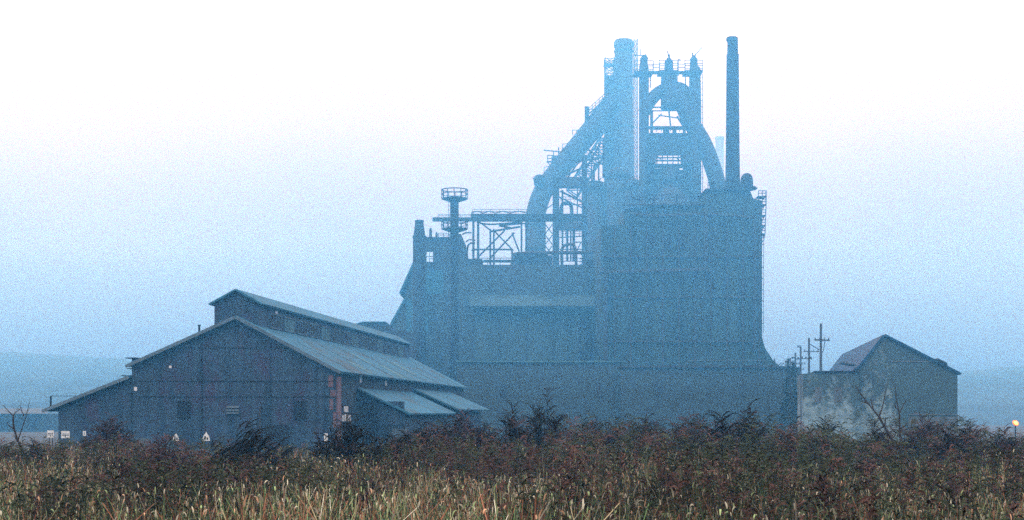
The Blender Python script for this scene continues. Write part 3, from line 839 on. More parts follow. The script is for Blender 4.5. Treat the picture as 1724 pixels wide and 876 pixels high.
def wide_chimney():
    D = 326
    root = thing('wide_chimney', foot(1050, D), 'wide pale chimney rising highest beside the furnace, faded by fog', 'chimney')
    mb = MB(); mb.plathe(1050, D, [(18, 700), (16.2, 300), (15.4, 80)], 28); sh = mb.build('shaft', M['grey_stack'], root, True)
    mb = MB(); mb.plathe(1050, D, [(15.6, 80), (16.8, 79), (16.8, 72), (14.5, 68), (12.5, 68)], 28); mb.build('rim', M['grey_stack'], root, True)
    mb = MB()
    for y in (88, 150, 215): mb.plathe(1050, D, [(15.7, y), (16.6, y), (16.6, y - 2), (15.7, y - 2)], 28)
    mb.build('band', M['steel_dark'], root, True)
    mb = MB(); mb.lattice(P(1070, 430, D), P(1070, 66, D), 0.42, 0.42, 0.09, 44); mb.build('ladder_cage', M['grey_stack'], root)
    hr = thing('hoist_tower', foot(1026, D - 3), 'latticed hoist tower hugging the left side of the wide chimney', 'hoist tower')
    D2 = D - 3
    mb = MB(); mb.lattice(P(1026, 330, D2), P(1026, 99, D2), 1.05, 1.05, 0.13, 26); mb.build('frame', M['steel'], hr)
    mb = MB(); mb.pbox(1018.5, 128, 1033, 330, D2 - 0.6, 1.5); mb.build('shaft', M['steel'], hr)
    mb = MB(); mb.rail([P(1017, 108, D2 - 1.2), P(1034, 108, D2 - 1.2)], 1.3, 0.1, 0.9); mb.pbox(1017, 107, 1035, 109, D2 - 1.2, 2.4); mb.build('platform', M['steel_dark'], hr)


wide_chimney()


def slim_chimney():
    D = 238
    root = thing('slim_chimney', foot(1233, D), 'slim dark chimney standing alone at the right, tallest of the works', 'chimney')
    mb = MB(); mb.plathe(1233.5, D, [(15, 640), (14, 325), (12.2, 300), (11.4, 250), (10.3, 92), (9.2, 91), (8.8, 66)], 28); mb.build('shaft', M['steel_dark'], root, True)
    mb = MB(); mb.plathe(1232.5, D, [(9.0, 70), (9.8, 69), (9.8, 64.5), (8.6, 63)], 28); mb.build('rim', M['steel_dark'], root, True)
    mb = MB()
    for y in (140, 190, 240, 285): mb.plathe(1233.5, D, [(11, y + 1.2), (11.9, y + 1.2), (11.9, y), (11, y)], 28) if y > 200 else mb.plathe(1233.5, D, [(10.4, y + 1.2), (11.1, y + 1.2), (11.1, y), (10.4, y)], 28)
    mb.build('band', M['steel'], root, True)


slim_chimney()


def far_chimney():
    D = 520
    root = thing('far_chimney', foot(1211, D), 'ghostly short chimney almost lost in fog behind the slim dark chimney', 'chimney')
    mb = MB(); mb.plathe(1211.5, D, [(8, 700), (7, 234)], 20); mb.build('shaft', M['pale_stack'], root, True)
    mb = MB(); mb.plathe(1211.5, D, [(7, 236), (7.6, 235), (7.6, 231), (6.5, 230.5)], 20); mb.build('rim', M['pale_stack'], root, True)


far_chimney()


def blast_furnace():
    D = 285
    root = thing('blast_furnace', foot(1128, D), 'towering blast furnace with three topped uptakes and arched pipes over open decks', 'blast furnace')
    s = D / F
    for x, r, y0, y1 in ((1084, 8.4, 112, 640), (1170, 9.6, 116, 640), (1126, 13.5, 124, 175)):
        mb = MB(); mb.plathe(x, D, [(r + (0 if x != 1170 else 1.2), y1), (r + (0 if x != 1170 else 1.0), y0 + 60), (r, y0 + 16), (r * .95, y0), (r * 0.8, y0 - 3)], 20); mb.build('uptake_pipe', M['steel'], root, True)
    for x, r, y in ((1084, 6.2, 95), (1126, 7.0, 100), (1168, 6.2, 96)):
        mb = MB(); mb.plathe(x, D, [(r * 1.15, y + 22), (r, y + 8), (r * 1.05, y + 4), (r * .55, y), (r * .45, y - 2)], 16)
        v = mb.build('bleeder_valve', M['steel_dark'], root, True)
        q = MB()
        if x == 1084:
            q.pbar((1068, 93), (1088, 95), D, 1.4); q.pbar((1078, 83), (1078, 94), D, 1.2); q.pbar((1087, 92), (1091, 100), D, 1.3); q.pbar((1087, 92), (1080, 98), D, 1.3)
        elif x == 1126:
            q.pbar((1124, 86), (1126, 99), D, 1.5); q.pbar((1126.5, 92), (1126.5, 100), D, 2.4)
        else:
            q.pbar((1170, 93), (1182, 80), D, 1.2); q.pbar((1166, 89), (1166, 98), D, 1.8); q.pbar((1171, 91), (1170, 98), D, 1.6)
        q.build('lever', M['steel_dark'], v)
    # decks round each uptake, and walkways between
    for x0, x1, y in ((1068, 1100, 119), (1110, 1142, 118), (1153, 1183, 118)):
        mb = MB(); mb.pbox(x0, y, x1, y + 3, D - 2.2, 4.4); dk = mb.build('platform', M['steel_dark'], root)
        mb = MB(); z = P(0, y, D).z
        c = [P(x0, y, D - 2.1), P(x1, y, D - 2.1), P(x1, y, D + 2.1), P(x0, y, D + 2.1)]
        for p in c: p.z = z
        mb.rail(c + [c[0]], 1.45, 0.11, 1.0); mb.build('railing', M['steel_dark'], dk)
    for x0, x1 in ((1099.5, 1110.5), (1141.5, 1153.5)):
        mb = MB(); mb.pbox(x0, 119.5, x1, 122.5, D - 0.8, 1.6); a, b = P(x0, 119.5, D - .7), P(x1, 119.5, D - .7); mb.rail([a, b], 1.35, 0.12, 0.8); mb.build('walkway', M['steel_dark'], root)
    for x0, x1, y in ((1178, 1183, 121), (1068, 1074, 122)):
        mb = MB(); mb.pbar((x1 if x0 > 1100 else x0, y), (x0 if x0 > 1100 else x1, y + 9), D - 1, 1.3); mb.build('bracket', M['steel_dark'], root)
    mb = MB(); mb.ptube([(1141.5, 128), (1141.5, 104), (1143, 101), (1146, 102)], D - 1, 1.1, 8); mb.build('pipe', M['steel_dark'], root, True)
    for x, y0, y1 in ((1095, 122, 148), (1140, 120, 145), (1154, 122, 148)):
        mb = MB(); mb.pbar((x, y0), (x, y1), D - 1, 1.5); mb.build('column', M['steel_dark'], root)
    # arched crossovers and the right downcomer
    mb = MB(); mb.ptube([(1084, 190), (1091, 176), (1104, 160), (1120, 150), (1128, 149)], D, 10.5, 18); mb.build('crossover_pipe', M['steel'], root, True)
    mb = MB(); mb.ptube([(1118, 150), (1130, 152), (1146, 170), (1164, 207), (1184, 241), (1199, 279), (1209, 318), (1213, 380)], D, 14, 20); mb.build('downcomer', M['steel'], root, True)
    mb = MB(); mb.ptube([(1128, 149), (1144, 148), (1160, 160), (1168, 178)], D, 9.5, 18); mb.build('crossover_pipe', M['steel'], root, True)
    # open top works
    mb = MB()
    for a, b, w in (((1090, 181), (1152, 181), 2.2), ((1090, 187), (1150, 186.5), 1.6), ((1098, 208), (1114, 192), 2), ((1108, 194), (1140, 199), 1.6), ((1126, 186), (1129, 212), 2.2), ((1140, 196), (1150, 212), 3), ((1140, 182), (1140, 187), 2)):
        mb.pbar(a, b, D + 1, w)
    mb.build('brace', M['steel_dark'], root)
    mb = MB(); mb.pbox(1092, 212.5, 1162, 214.5, D - 1, 2); a, b = P(1098, 222, D - 1), P(1152, 222, D - 1); mb.rail([a, b], 0.8, 0.13, 0.9); mb.pbox(1118, 214, 1127, 224, D - 1, 2); mb.pbox(1134, 216, 1139, 224, D - 1, 2); mb.build('deck', M['steel_dark'], root)
    for x in (1097, 1152): mb = MB(); mb.pbar((x, 186), (x, 300), D - 1.5, 4.5); mb.build('column', M['steel_dark'], root)
    mb = MB(); mb.pbox(1091, 224, 1163, 260, D - .5, 1.6); mb.build('hoist_house', M['plate'], root)
    mb = MB()
    for i in range(5):
        x = 1106 + i * 9; mb.pbar((x, 258), (x, 276), D - 2, 1.6)
    mb.pbar((1102, 261), (1113, 268), D - 1, 2.2); mb.pbar((1152, 260), (1140, 268), D - 1, 2.2); mb.pbar((1104, 266), (1152, 265.5), D, 2); mb.build('brace', M['steel_dark'], root)
    mb = MB(); mb.pbox(1090, 269.2, 1164, 270.8, D - .4, 0.9); mb.build('deck', M['steel_dark'], root)
    mb = MB(); mb.pbox(1091, 276, 1164, 282, D - .4, 1.2); mb.build('deck', M['steel_dark'], root)
    for x0, x1 in ((1091, 1104.5), (1151, 1163)): mb = MB(); mb.pbox(x0, 259.2, x1, 274, D - 3, 5); mb.build('side_frame', M['plate'], root)
    # furnace shell, with a cluttered cage of frames round it leaving pinholes of sky
    mb = MB(); mb.plathe(1128, D, [(60, 640), (50, 430), (38, 350), (33, 330), (16, 304), (16, 284)], 28); mb.build('shell', M['steel'], root, True)
    mb = MB()
    for x0, y0, x1, y1 in ((1092, 281, 1103, 345), (1153, 281, 1164, 345), (1103, 284, 1125, 292), (1128, 286, 1153, 291), (1103, 294, 1112, 312), (1145, 294, 1153, 314), (1103, 312, 1141, 345), (1139, 317, 1147, 322), (1143, 326, 1153, 345)):
        mb.pbox(x0, y0, x1, y1, D + 1.5, 2)
    mb.build('cage', M['plate'], root)
    mb = MB()
    for y in (300, 320): mb.rail([P(1080, y, D - 3), P(1178, y, D - 3)], 1.2, 0.12, 1.5); mb.pbox(1080, y, 1178, y + 2, D - 3.2, 1.2)
    mb.build('walkway', M['steel_dark'], root)
    mb = MB()
    for i in range(30):
        y = 130 + i * 10; mb.pbar((1180.5, y), (1183, y), D - 1, 0.8)
    mb.pbar((1183, 125), (1183, 420), D - 1, 0.9); mb.build('ladder', M['steel_dark'], root)


blast_furnace()


def cast_house():
    D = 232
    root = thing('cast_house', foot(1165, D), 'massive dark cast house on the right, its right side flaring at the foot', 'industrial building')
    mb = MB(); mb.pprism([(1012, 762), (1012, 380), (1050, 378), (1050, 352), (1108, 346), (1190, 336), (1190, 322), (1262, 319), (1268, 334), (1283, 338), (1283, 568), (1288, 586), (1301, 606), (1318, 622), (1334, 630), (1334, 762)], D, 27)
    mb.build('wall', M['plate_big'], root)
    mb = MB(); mb.pbox(1188, 317.5, 1264, 320, D - 0.6, 28); mb.build('roof', M['steel_dark'], root)
    mb = MB(); mb.pbox(1048, 343, 1190, 345.5, D - 0.8, 1.2); mb.build('eaves', M['steel'], root)
    # vent hood, its beak and the steel stair tower down the right edge
    mb = MB(); mb.ptube([(1252, 320), (1252, 303), (1256, 297), (1262, 300), (1263, 320)], D + 3, 5.2, 14); mb.build('vent_hood', M['steel_dark'], root, True)
    mb = MB(); mb.plathe(1257, D + 1, [(9, 318), (8.6, 303), (7, 297), (4, 294.5), (.5, 294)], 16); mb.build('vent_hood', M['steel_dark'], root, True)
    mb = MB(); mb.pprism([(1262, 316), (1270, 313), (1276, 317), (1268, 319)], D + 1, 2); mb.build('beak', M['steel_dark'], root)
    st = MB()
    lev = [(330, 1290), (344, 1290), (362, 1289), (379, 1288.5), (393, 1288), (405, 1286)]
    for y, x1 in lev:
        st.pbox(1276, y, x1, y + 1.6, D + 1, 2.2); a, b = P(1277, y, D + 1), P(x1, y, D + 1); st.rail([a, b], 0.85, 0.1, 0.6)
    for (y0, xa), (y1, xb) in zip(lev[:-1], lev[1:]): st.pbar((1280, y1), (1288, y0), D + 2, 1.1); st.pbar((xa, y0), (xb, y1), D + 1.2, 1.1)
    st.pbar((1289.5, 323), (1289.5, 346), D + 1, 1.5); st.pbar((1288, 346), (1276, 356), D + 1, 1.6)
    st.build('fire_escape', M['steel_dark'], root)
    mb = MB(); mb.pbar((1285.5, 408), (1285.5, 560), D + 1, 0.7)
    for i in range(8): mb.pbar((1283, 412 + i * 19), (1285.5, 412 + i * 19), D + 1, 1.4)
    mb.build('conduit', M['steel_dark'], root)
    mb = MB(); mb.rail([P(1192, 317.5, D + 1), P(1250, 317.5, D + 1)], 1.0, 0.1, 1.0); mb.rail([P(1052, 343, D), P(1188, 336, D)], 1.1, 0.1, 1.2); mb.build('railing', M['steel_dark'], root)
    for x, y0, r in ((1200, 306, 2.2), (1212, 311, 1.4), (1100, 332, 2.4), (1140, 326, 1.6)):
        mb = MB(); mb.plathe(x, D + 5, [(r, 345), (r, y0 + 3), (r * 1.5, y0 + 2.5), (r * 0.3, y0)], 10); mb.build('vent', M['steel_dark'], root, True)
    # what little the fog leaves of the wall: window bands, columns, floors
    for r_, (y, x0, x1) in enumerate(((396, 1090, 1180), (470, 1190, 1260))):
        x = x0
        while x < x1 - 14:
            mb = MB(); mb.pbox(x, y, x + 13, y + 22, D - 0.1, 0.09); w = mb.build('window', M['void'], root)
            q = MB()
            for k in range(4): q.pbar((x + k * 4.33, y), (x + k * 4.33, y + 22), D - 0.15, 0.6)
            q.pbar((x, y + 11), (x + 13, y + 11), D - 0.17, 0.6); q.build('window_frame', M['steel'], w)
            x += 27
    mb = MB()
    for i in range(10):
        x = 1035 + i * 27; mb.pbar((x, 382 if x < 1075 else 350), (x, 640), D - 0.3, 2.2)
    for y in (432, 500, 575): mb.pbar((1013, y), (1282, y), D - 0.35, 2.4)
    mb.build('frame', M['steel'], root)
    mb = MB(); mb.ptube([(1020, 640), (1020, 470), (1026, 460), (1180, 455), (1188, 448), (1188, 350)], D - 2, 4, 14); mb.build('pipe', M['plate'], root, True)
    mb = MB(); mb.ptube([(1060, 360), (1100, 364), (1200, 362), (1262, 368), (1270, 380), (1270, 590)], D - 1.5, 3.2, 14); mb.build('pipe', M['plate'], root, True)


cast_house()


def blowing_house():
    D = 214
    root = thing('blowing_house', foot(1060, D), 'low dark brick range with a pale coping along the front of the works', 'industrial building')
    mb = MB(); mb.pbox(770, 610, 1047, 770, D, 16); mb.build('wall', M['brick_sooty_plain'], root)
    mb = MB(); mb.pbox(1047.2, 619, 1347, 770, D - 3, 18); mb.build('wall', M['brick_sooty_plain'], root)
    mb = MB(); mb.pbox(768, 607.5, 1050, 610, D - 0.4, 17); mb.build('coping', M['plate_mid'], root)
    mb = MB(); mb.pprism([(1045, 619), (1049, 616), (1300, 615), (1349, 619)], D - 3.4, 18.6); mb.build('roof', M['steel'], root)
    mb = MB(); mb.ptube([(1152, 650), (1153, 620), (1158, 611), (1170, 608), (1278, 608), (1288, 611), (1293, 622), (1294, 650)], D - 5, 1.4, 10); mb.build('pipe', M['plate_pipe'], root, True)
    for x, dd in ((842, 0.1), (1004, 0.1), (1102, 3.1), (1246, 3.1)):
        mb = MB(); mb.pbox(x, 646, x + 9, 668, D - dd, 0.09); mb.build('window', M['plate'], root)
    mb = MB(); mb.pbar((1304, 604), (1304, 618), D, 1.5); mb.pbar((1308, 617), (1316, 611), D, 1.3); mb.pbar((1314, 617), (1320, 611), D, 1.3); mb.pbar((1322, 607), (1322, 619), D, 1); mb.build('bracket', M['steel_dark'], root)


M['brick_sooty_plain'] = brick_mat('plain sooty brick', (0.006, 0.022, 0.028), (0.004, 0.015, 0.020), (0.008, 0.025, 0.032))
blowing_house()


def low_roof():
    D = 228
    root = thing('low_shed', foot(632, D), 'low flat roofed shed peeping over the long shed at the left foot of the works', 'shed')
    mb = MB(); mb.pprism([(590, 740), (590, 549), (611, 543), (648, 543), (664, 556), (700, 560), (700, 740)], D, 14); mb.build('wall', M['plate'], root)
    mb = MB(); mb.prism([P(589, 548, D - .4), P(611, 541.5, D - .4), P(611, 543, D - .4), P(589, 549.5, D - .4)], (0, 15, 0)); mb.prism([P(611.1, 541.5, D - .4), P(649, 541.5, D - .4), P(649, 543, D - .4), P(611.1, 543, D - .4)], (0, 15, 0)); mb.build('roof', M['sheet_roof'], root)


low_roof()


# ------------------------------------------------------------------ right: brick building, poles, lamp
def gable_house():
    B = R(8.4); Ub = Vector((math.cos(B), -math.sin(B), 0)); Vb = Vector((math.sin(B), math.cos(B), 0))
    O2 = P(1490, HZ, 150); O2.z = 0

    def f2(px, py, v=0.0):
        d = Vector(((px - 862) / F, 1, (HZ - py) / F)); o = O2 + Vb * v
        p = d * (o.dot(Vb) / d.dot(Vb)); return ((p - o).dot(Ub), p.z + CAMZ)

    def S2(u, v, z):
        p = O2 + Ub * u + Vb * v; return Vector((p.x, p.y, z))
    L = 50
    root = thing('gable_house', O2, 'tall sooty brick gabled building standing alone at the right', 'building')
    le, pk, re = f2(1443, 624), f2(1489, 566), f2(1612, 629)
    mb = MB(); mb.prism([S2(u, 0, z) for u, z in [(le[0], -0.3), le, pk, re, (re[0], -0.3)]], Vb * L); mb.build('wall', M['brick_sooty'], root)

    def sl(a, b, th=0.22, over=0.3):
        a, b = Vector(a), Vector(b); d = (b - a).normalized(); b = b + d * over
        n = Vector((-d.y, d.x)); n = n if n.y > 0 else -n
        m = MB(); m.prism([S2(p.x, -0.35, p.y) for p in (a, b, b + n * th, a + n * th)], Vb * (L + .6)); return m.build('roof', M['slate'], root)
    sl(pk, le); sl(pk, re)
    a = f2(1586, 613); mb = MB(); mb.prism([S2(a[0] - .6, -0.4, a[1] + .35), S2(a[0] + .5, -0.4, a[1] - .2), S2(a[0] + .5, -0.4, a[1] + .1), S2(a[0] - .5, -0.4, a[1] + .6)], Vb * 3); mb.build('flashing', M['steel_dark'], root)
    # pale plinth, string courses and the eaves bracket on the left
    a, b = f2(1529, 712), f2(1612.5, 702); mb = MB(); mb.prism([S2(u, -0.25, z) for u, z in [(a[0], -0.3), (b[0], -0.3), (b[0], b[1]), (a[0], b[1])]], Vb * 0.24); mb.build('plinth', M['concrete'], root)
    mb = MB()
    for y in (697, 608):
        a, b = f2(1500 if y < 650 else 1530, y), f2(1575 if y < 650 else 1612, y); mb.prism([S2(u, -0.08, z) for u, z in [a, b, (b[0], b[1] - .12), (a[0], a[1] - .12)]], Vb * 0.075)
    mb.build('string_course', M['concrete'], root)
    # flat roofed annex on the left, white washed
    an = thing('annex', O2 + Ub * le[0] * 1.6, 'low flat roofed annex with flaking whitewash left of the gabled brick building', 'building')
    a0, a1 = f2(1352, 628, -1.5), f2(1447, 628, -1.5)
    mb = MB(); mb.prism([S2(u, -1.5, z) for u, z in [(a0[0], -0.3), (a0[0], a0[1] - 0.1), (a0[0] + 1.6, a0[1] + 0.02), (a1[0] - .5, a0[1] + .0), (a1[0], a0[1] - .05), (a1[0], -0.3)]], Vb * 11.0); mb.build('wall', M['brick_sooty'], an)
    mb = MB(); mb.prism([S2(u, -1.7, z) for u, z in [(a0[0] + 1.2, a0[1] + 0.03), (a1[0] + .1, a0[1] + 0.02), (a1[0] + .1, a0[1] + .2), (a0[0] + 1.2, a0[1] + .2)]], Vb * 11.4); mb.build('coping', M['steel_dark'], an)
    for x0, x1 in ((1372, 1384), (1404, 1418)):
        p, q = f2(x0, 678, -1.5), f2(x1, 652, -1.5); mb = MB(); mb.prism([S2(u, -1.56, z) for u, z in [p, (q[0], p[1]), q, (p[0], q[1])]], Vb * 0.055); mb.build('blocked_window', M['concrete'], an)
    p, q = f2(1418, 613, -0.6), f2(1441, 608.5, -0.6); mb = MB(); mb.prism([S2(p[0], -0.6, q[1]), S2(q[0], -0.6, p[1]), S2(q[0], -0.6, p[1] - .15), S2(p[0], -0.6, q[1] - .15)], Vb * 4); mb.build('canopy', M['plate_pale'], an)
    mb = MB(); p = f2(1351, 629, -1.6); mb.bar(S2(p[0] - .15, -1.6, 0), S2(p[0] - .15, -1.6, p[1]), 0.16); mb.build('drainpipe', M['plate_pale'], an)


gable_house()


def utility_pole(px, top, base_y, D, arms, label):
    s = D / F
    root = thing('utility_pole', foot(px, D), label, 'utility pole', 'utility poles behind the annex')
    mb = MB(); c = P(px, top, D); mb.tube([(c.x, D, -0.3), (c.x, D, c.z * 0.6), (c.x, D, c.z)], [0.19, 0.17, 0.14], 10); mb.build('pole', M['timber'], root, True)
    for y, l, r, w in arms:
        mb = MB(); mb.pbar((px - l, y), (px + r, y + (0.6 if w > 2 else 0)), D - 0.22, w)
        arm = mb.build('crossarm', M['timber'], root)
        mb = MB()
        for k in range(4):
            x = px - l + (l + r) * (0.06 + 0.29 * k); p = P(x, y, D - .22); mb.bar(p, p + Vector((0, 0, 0.28)), 0.09)
        mb.build('insulator', M['steel'], arm)
    return root


p1 = utility_pole(1382, 545, 695, 172, [(572.5, 11, 15, 2.6)], 'tallest and nearest utility pole with one heavy crossarm beside the annex')
mb = MB(); mb.pbar((1389, 574), (1386.5, 590), 172, 1.0); mb.pbar((1386.5, 590), (1383, 596), 172, 0.8); mb.build('cable', M['steel_dark'], p1)
p2 = utility_pole(1362, 569, 695, 196, [(592, 9, 17, 1.6), (604, 12, 5, 1.2)], 'second tallest utility pole, left of the one with the heavy crossarm')
mb = MB(); mb.pbar((1364, 580), (1379, 589), 196, 1.3); mb.pbar((1363, 600), (1367, 606), 196, 1.1); mb.build('brace', M['timber'], p2)
p3 = utility_pole(1348, 584, 695, 220, [(584.5, 6, 1, 1.4), (604, 6, 18, 1.3), (613, 7, 8, 1.2), (622, 7, 6, 1)], 'third utility pole with a short hooked top and several thin crossarms')
p4 = utility_pole(1339, 594, 695, 246, [(605, 1, 10, 1.2), (613, 1, 9, 1.2), (620, 1, 9, 1.1)], 'shortest and farthest utility pole, leftmost of the row')


def lamp():
    D = 118; s = D / F
    c = P(1710, 712.5, D)
    root = thing('yard_lamp', (c.x, D, 0), 'short lamp post with a glowing orange light at the far right', 'lamp')
    mb = MB(); mb.tube([(c.x + 0.1, D + .35, -0.3), (c.x + 0.1, D + .35, c.z - 0.1)], 0.06, 8); mb.build('post', M['steel_dark'], root, True)
    t = R(35)

    def ell(a, b, dep, y):
        m = MB(); n = 18; vs = []; fs = []
        for j in range(7):
            f = math.sin(math.pi / 2 * (1 - j / 6)); zz = math.cos(math.pi / 2 * (1 - j / 6))
            for k in range(n):
                an = 2 * math.pi * k / n; x, z = a * max(f, 0.02) * math.cos(an), b * max(f, 0.02) * math.sin(an)
                vs.append((c.x + x * math.cos(t) + z * math.sin(t), D + y - dep * zz, c.z - x * math.sin(t) + z * math.cos(t)))
        for j in range(6):
            for k in range(n): fs.append((j * n + k, j * n + (k + 1) % n, (j + 1) * n + (k + 1) % n, (j + 1) * n + k))
        fs.append(tuple(range(n))); fs.append(tuple(6 * n + k for k in range(n)))
        m.add(vs, fs); return m
    ell(5.8 * s, 4.2 * s, 0.06, 0.0).build('lamp_rim', M['lamp_rim'], root, True)
    ell(4.0 * s, 2.7 * s, 0.12, -0.05).build('lamp_glass', M['lamp_core'], root, True)
    mb = MB(); mb.tube([(c.x, D + 0.02, c.z), (c.x + .1, D + .35, c.z - .12)], [0.2, 0.07], 10); mb.build('housing', M['steel_dark'], root, True)


lamp()


def far_left():
    D = 330
    root = thing('far_warehouse', foot(0, D), 'long low pale roofed warehouse in haze at the far left', 'warehouse')
    mb = MB(); mb.pbox(-260, 697, 78, 745, D, 20); mb.build('wall', M['plate'], root)
    mb = MB(); mb.prism([P(-263, 697, D - .6), P(80, 697, D - .6), P(80, 690, D + 6), P(-263, 690, D + 6)], (0, 0.5, 0.3)); mb.build('roof', M['concrete'], root)
    for i in range(8):
        mb = MB(); mb.pbox(-120 + i * 24, 706, -106 + i * 24, 718, D - .1, .09); mb.build('window', M['void'], root)


far_left()


def evergreen():
    D = 190
    root = thing('evergreen_tree', foot(1331, D), 'small ragged evergreen tree at the right foot of the works', 'tree')
    mb = MB(); a, b = foot(1331, D), P(1331, 603, D); mb.tube([a, b], [0.22, 0.04], 8); mb.build('trunk', M['bark'], root, True)
    n = 900
    t = rng.random(n) ** 0.8
    an = rng.random(n) * 6.283
    zz = a.z + 1.5 + (b.z - a.z - 1.5) * (1 - t)
    rr = 0.15 + 1.5 * t * rng.random(n) ** 0.5
    base = np.stack([a.x + rr * np.cos(an), D + rr * np.sin(an), zz], 1)
    tip = base + np.stack([0.5 * np.cos(an), 0.5 * np.sin(an), -0.12 + 0.2 * rng.random(n)], 1)
    pl = np.stack([base, (base + tip) / 2 + [0, 0, .05], tip], 1)
    ribbon_obj('crown', [(pl, np.tile([0.22, 0.2, 0.03], (n, 1)), np.tile([[0.012, 0.02, 0.012]], (n, 1)) * (0.5 + rng.random((n, 1))))], root)


# ------------------------------------------------------------------ weeds
def ribbon_obj(name, sets, parent=None, m=None):
    """sets: list of (polylines N,K,3 ; widths N,K ; colours N,3) -> one mesh of ribbons"""
    VV, FF, CC = [], [], []
    off = 0
    po = np.array(parent_world(parent)) if parent else np.zeros(3)
    for pl, w, col in sets:
        N_, K = pl.shape[:2]
        d = pl[:, -1] - pl[:, 0]
        side = np.cross(d, rng.normal(0, 1, (N_, 3)) + [0, 1.2, 0])
        side /= (np.linalg.norm(side, axis=1, keepdims=True) + 1e-9)
        a = pl - side[:, None] * w[..., None] / 2; b = pl + side[:, None] * w[..., None] / 2
        v = np.stack([a, b], 2).reshape(-1, 3)
        idx = off + np.arange(N_)[:, None] * (2 * K) + np.arange(K - 1)[None] * 2
        f = np.stack([idx, idx + 1, idx + 3, idx + 2], -1).reshape(-1, 4)
        VV.append(v); FF.append(f); CC.append(np.repeat(col, 2 * K, 0)); off += len(v)
    v = np.concatenate(VV) - po; f = np.concatenate(FF); c = np.concatenate(CC)
    me = bpy.data.meshes.new(name)
    me.vertices.add(len(v)); me.vertices.foreach_set('co', v.astype(np.float32).ravel())
    me.loops.add(f.size); me.loops.foreach_set('vertex_index', f.astype(np.int32).ravel())
    me.polygons.add(len(f)); me.polygons.foreach_set('loop_start', np.arange(0, f.size, 4, dtype=np.int32))
    me.update(calc_edges=True)
    at = me.attributes.new('tint', 'FLOAT_COLOR', 'POINT')
    at.data.foreach_set('color', np.concatenate([c, np.ones((len(c), 1))], 1).astype(np.float32).ravel())
    me.materials.append(m or M['weed'])
    o = bpy.data.objects.new(name, me); C.objects.link(o)
    if parent: o.parent = parent
    return o


def scatter(n, d0, d1, power=1.0):
    """plant feet over the weedy rise between distances d0 and d1"""
    y = np.sqrt(d0 ** 2 + (d1 ** 2 - d0 ** 2) * rng.random(n) ** power)
    x = (rng.random(n) * 2 - 1) * (0.40 * y + 3.0)
    return x, y, ground_z(x, y)


def patch(x, y, s, seed):
    """smooth pseudo-random field in 0..1"""
    r = np.random.default_rng(seed); v = 0
    for k in range(5):
        fx, fy, ph = r.normal(0, 1) * s, r.normal(0, 1) * s * .8, r.random() * 6.28
        v = v + np.sin(x * fx + y * fy + ph)
    return 1 / (1 + np.exp(-v * 0.9))


PAL = np.array([[0.28, 0.22, 0.125], [0.195, 0.18, 0.09], [0.085, 0.135, 0.055], [0.04, 0.07, 0.032], [0.22, 0.085, 0.05], [0.012, 0.010, 0.008], [0.48, 0.43, 0.33]])


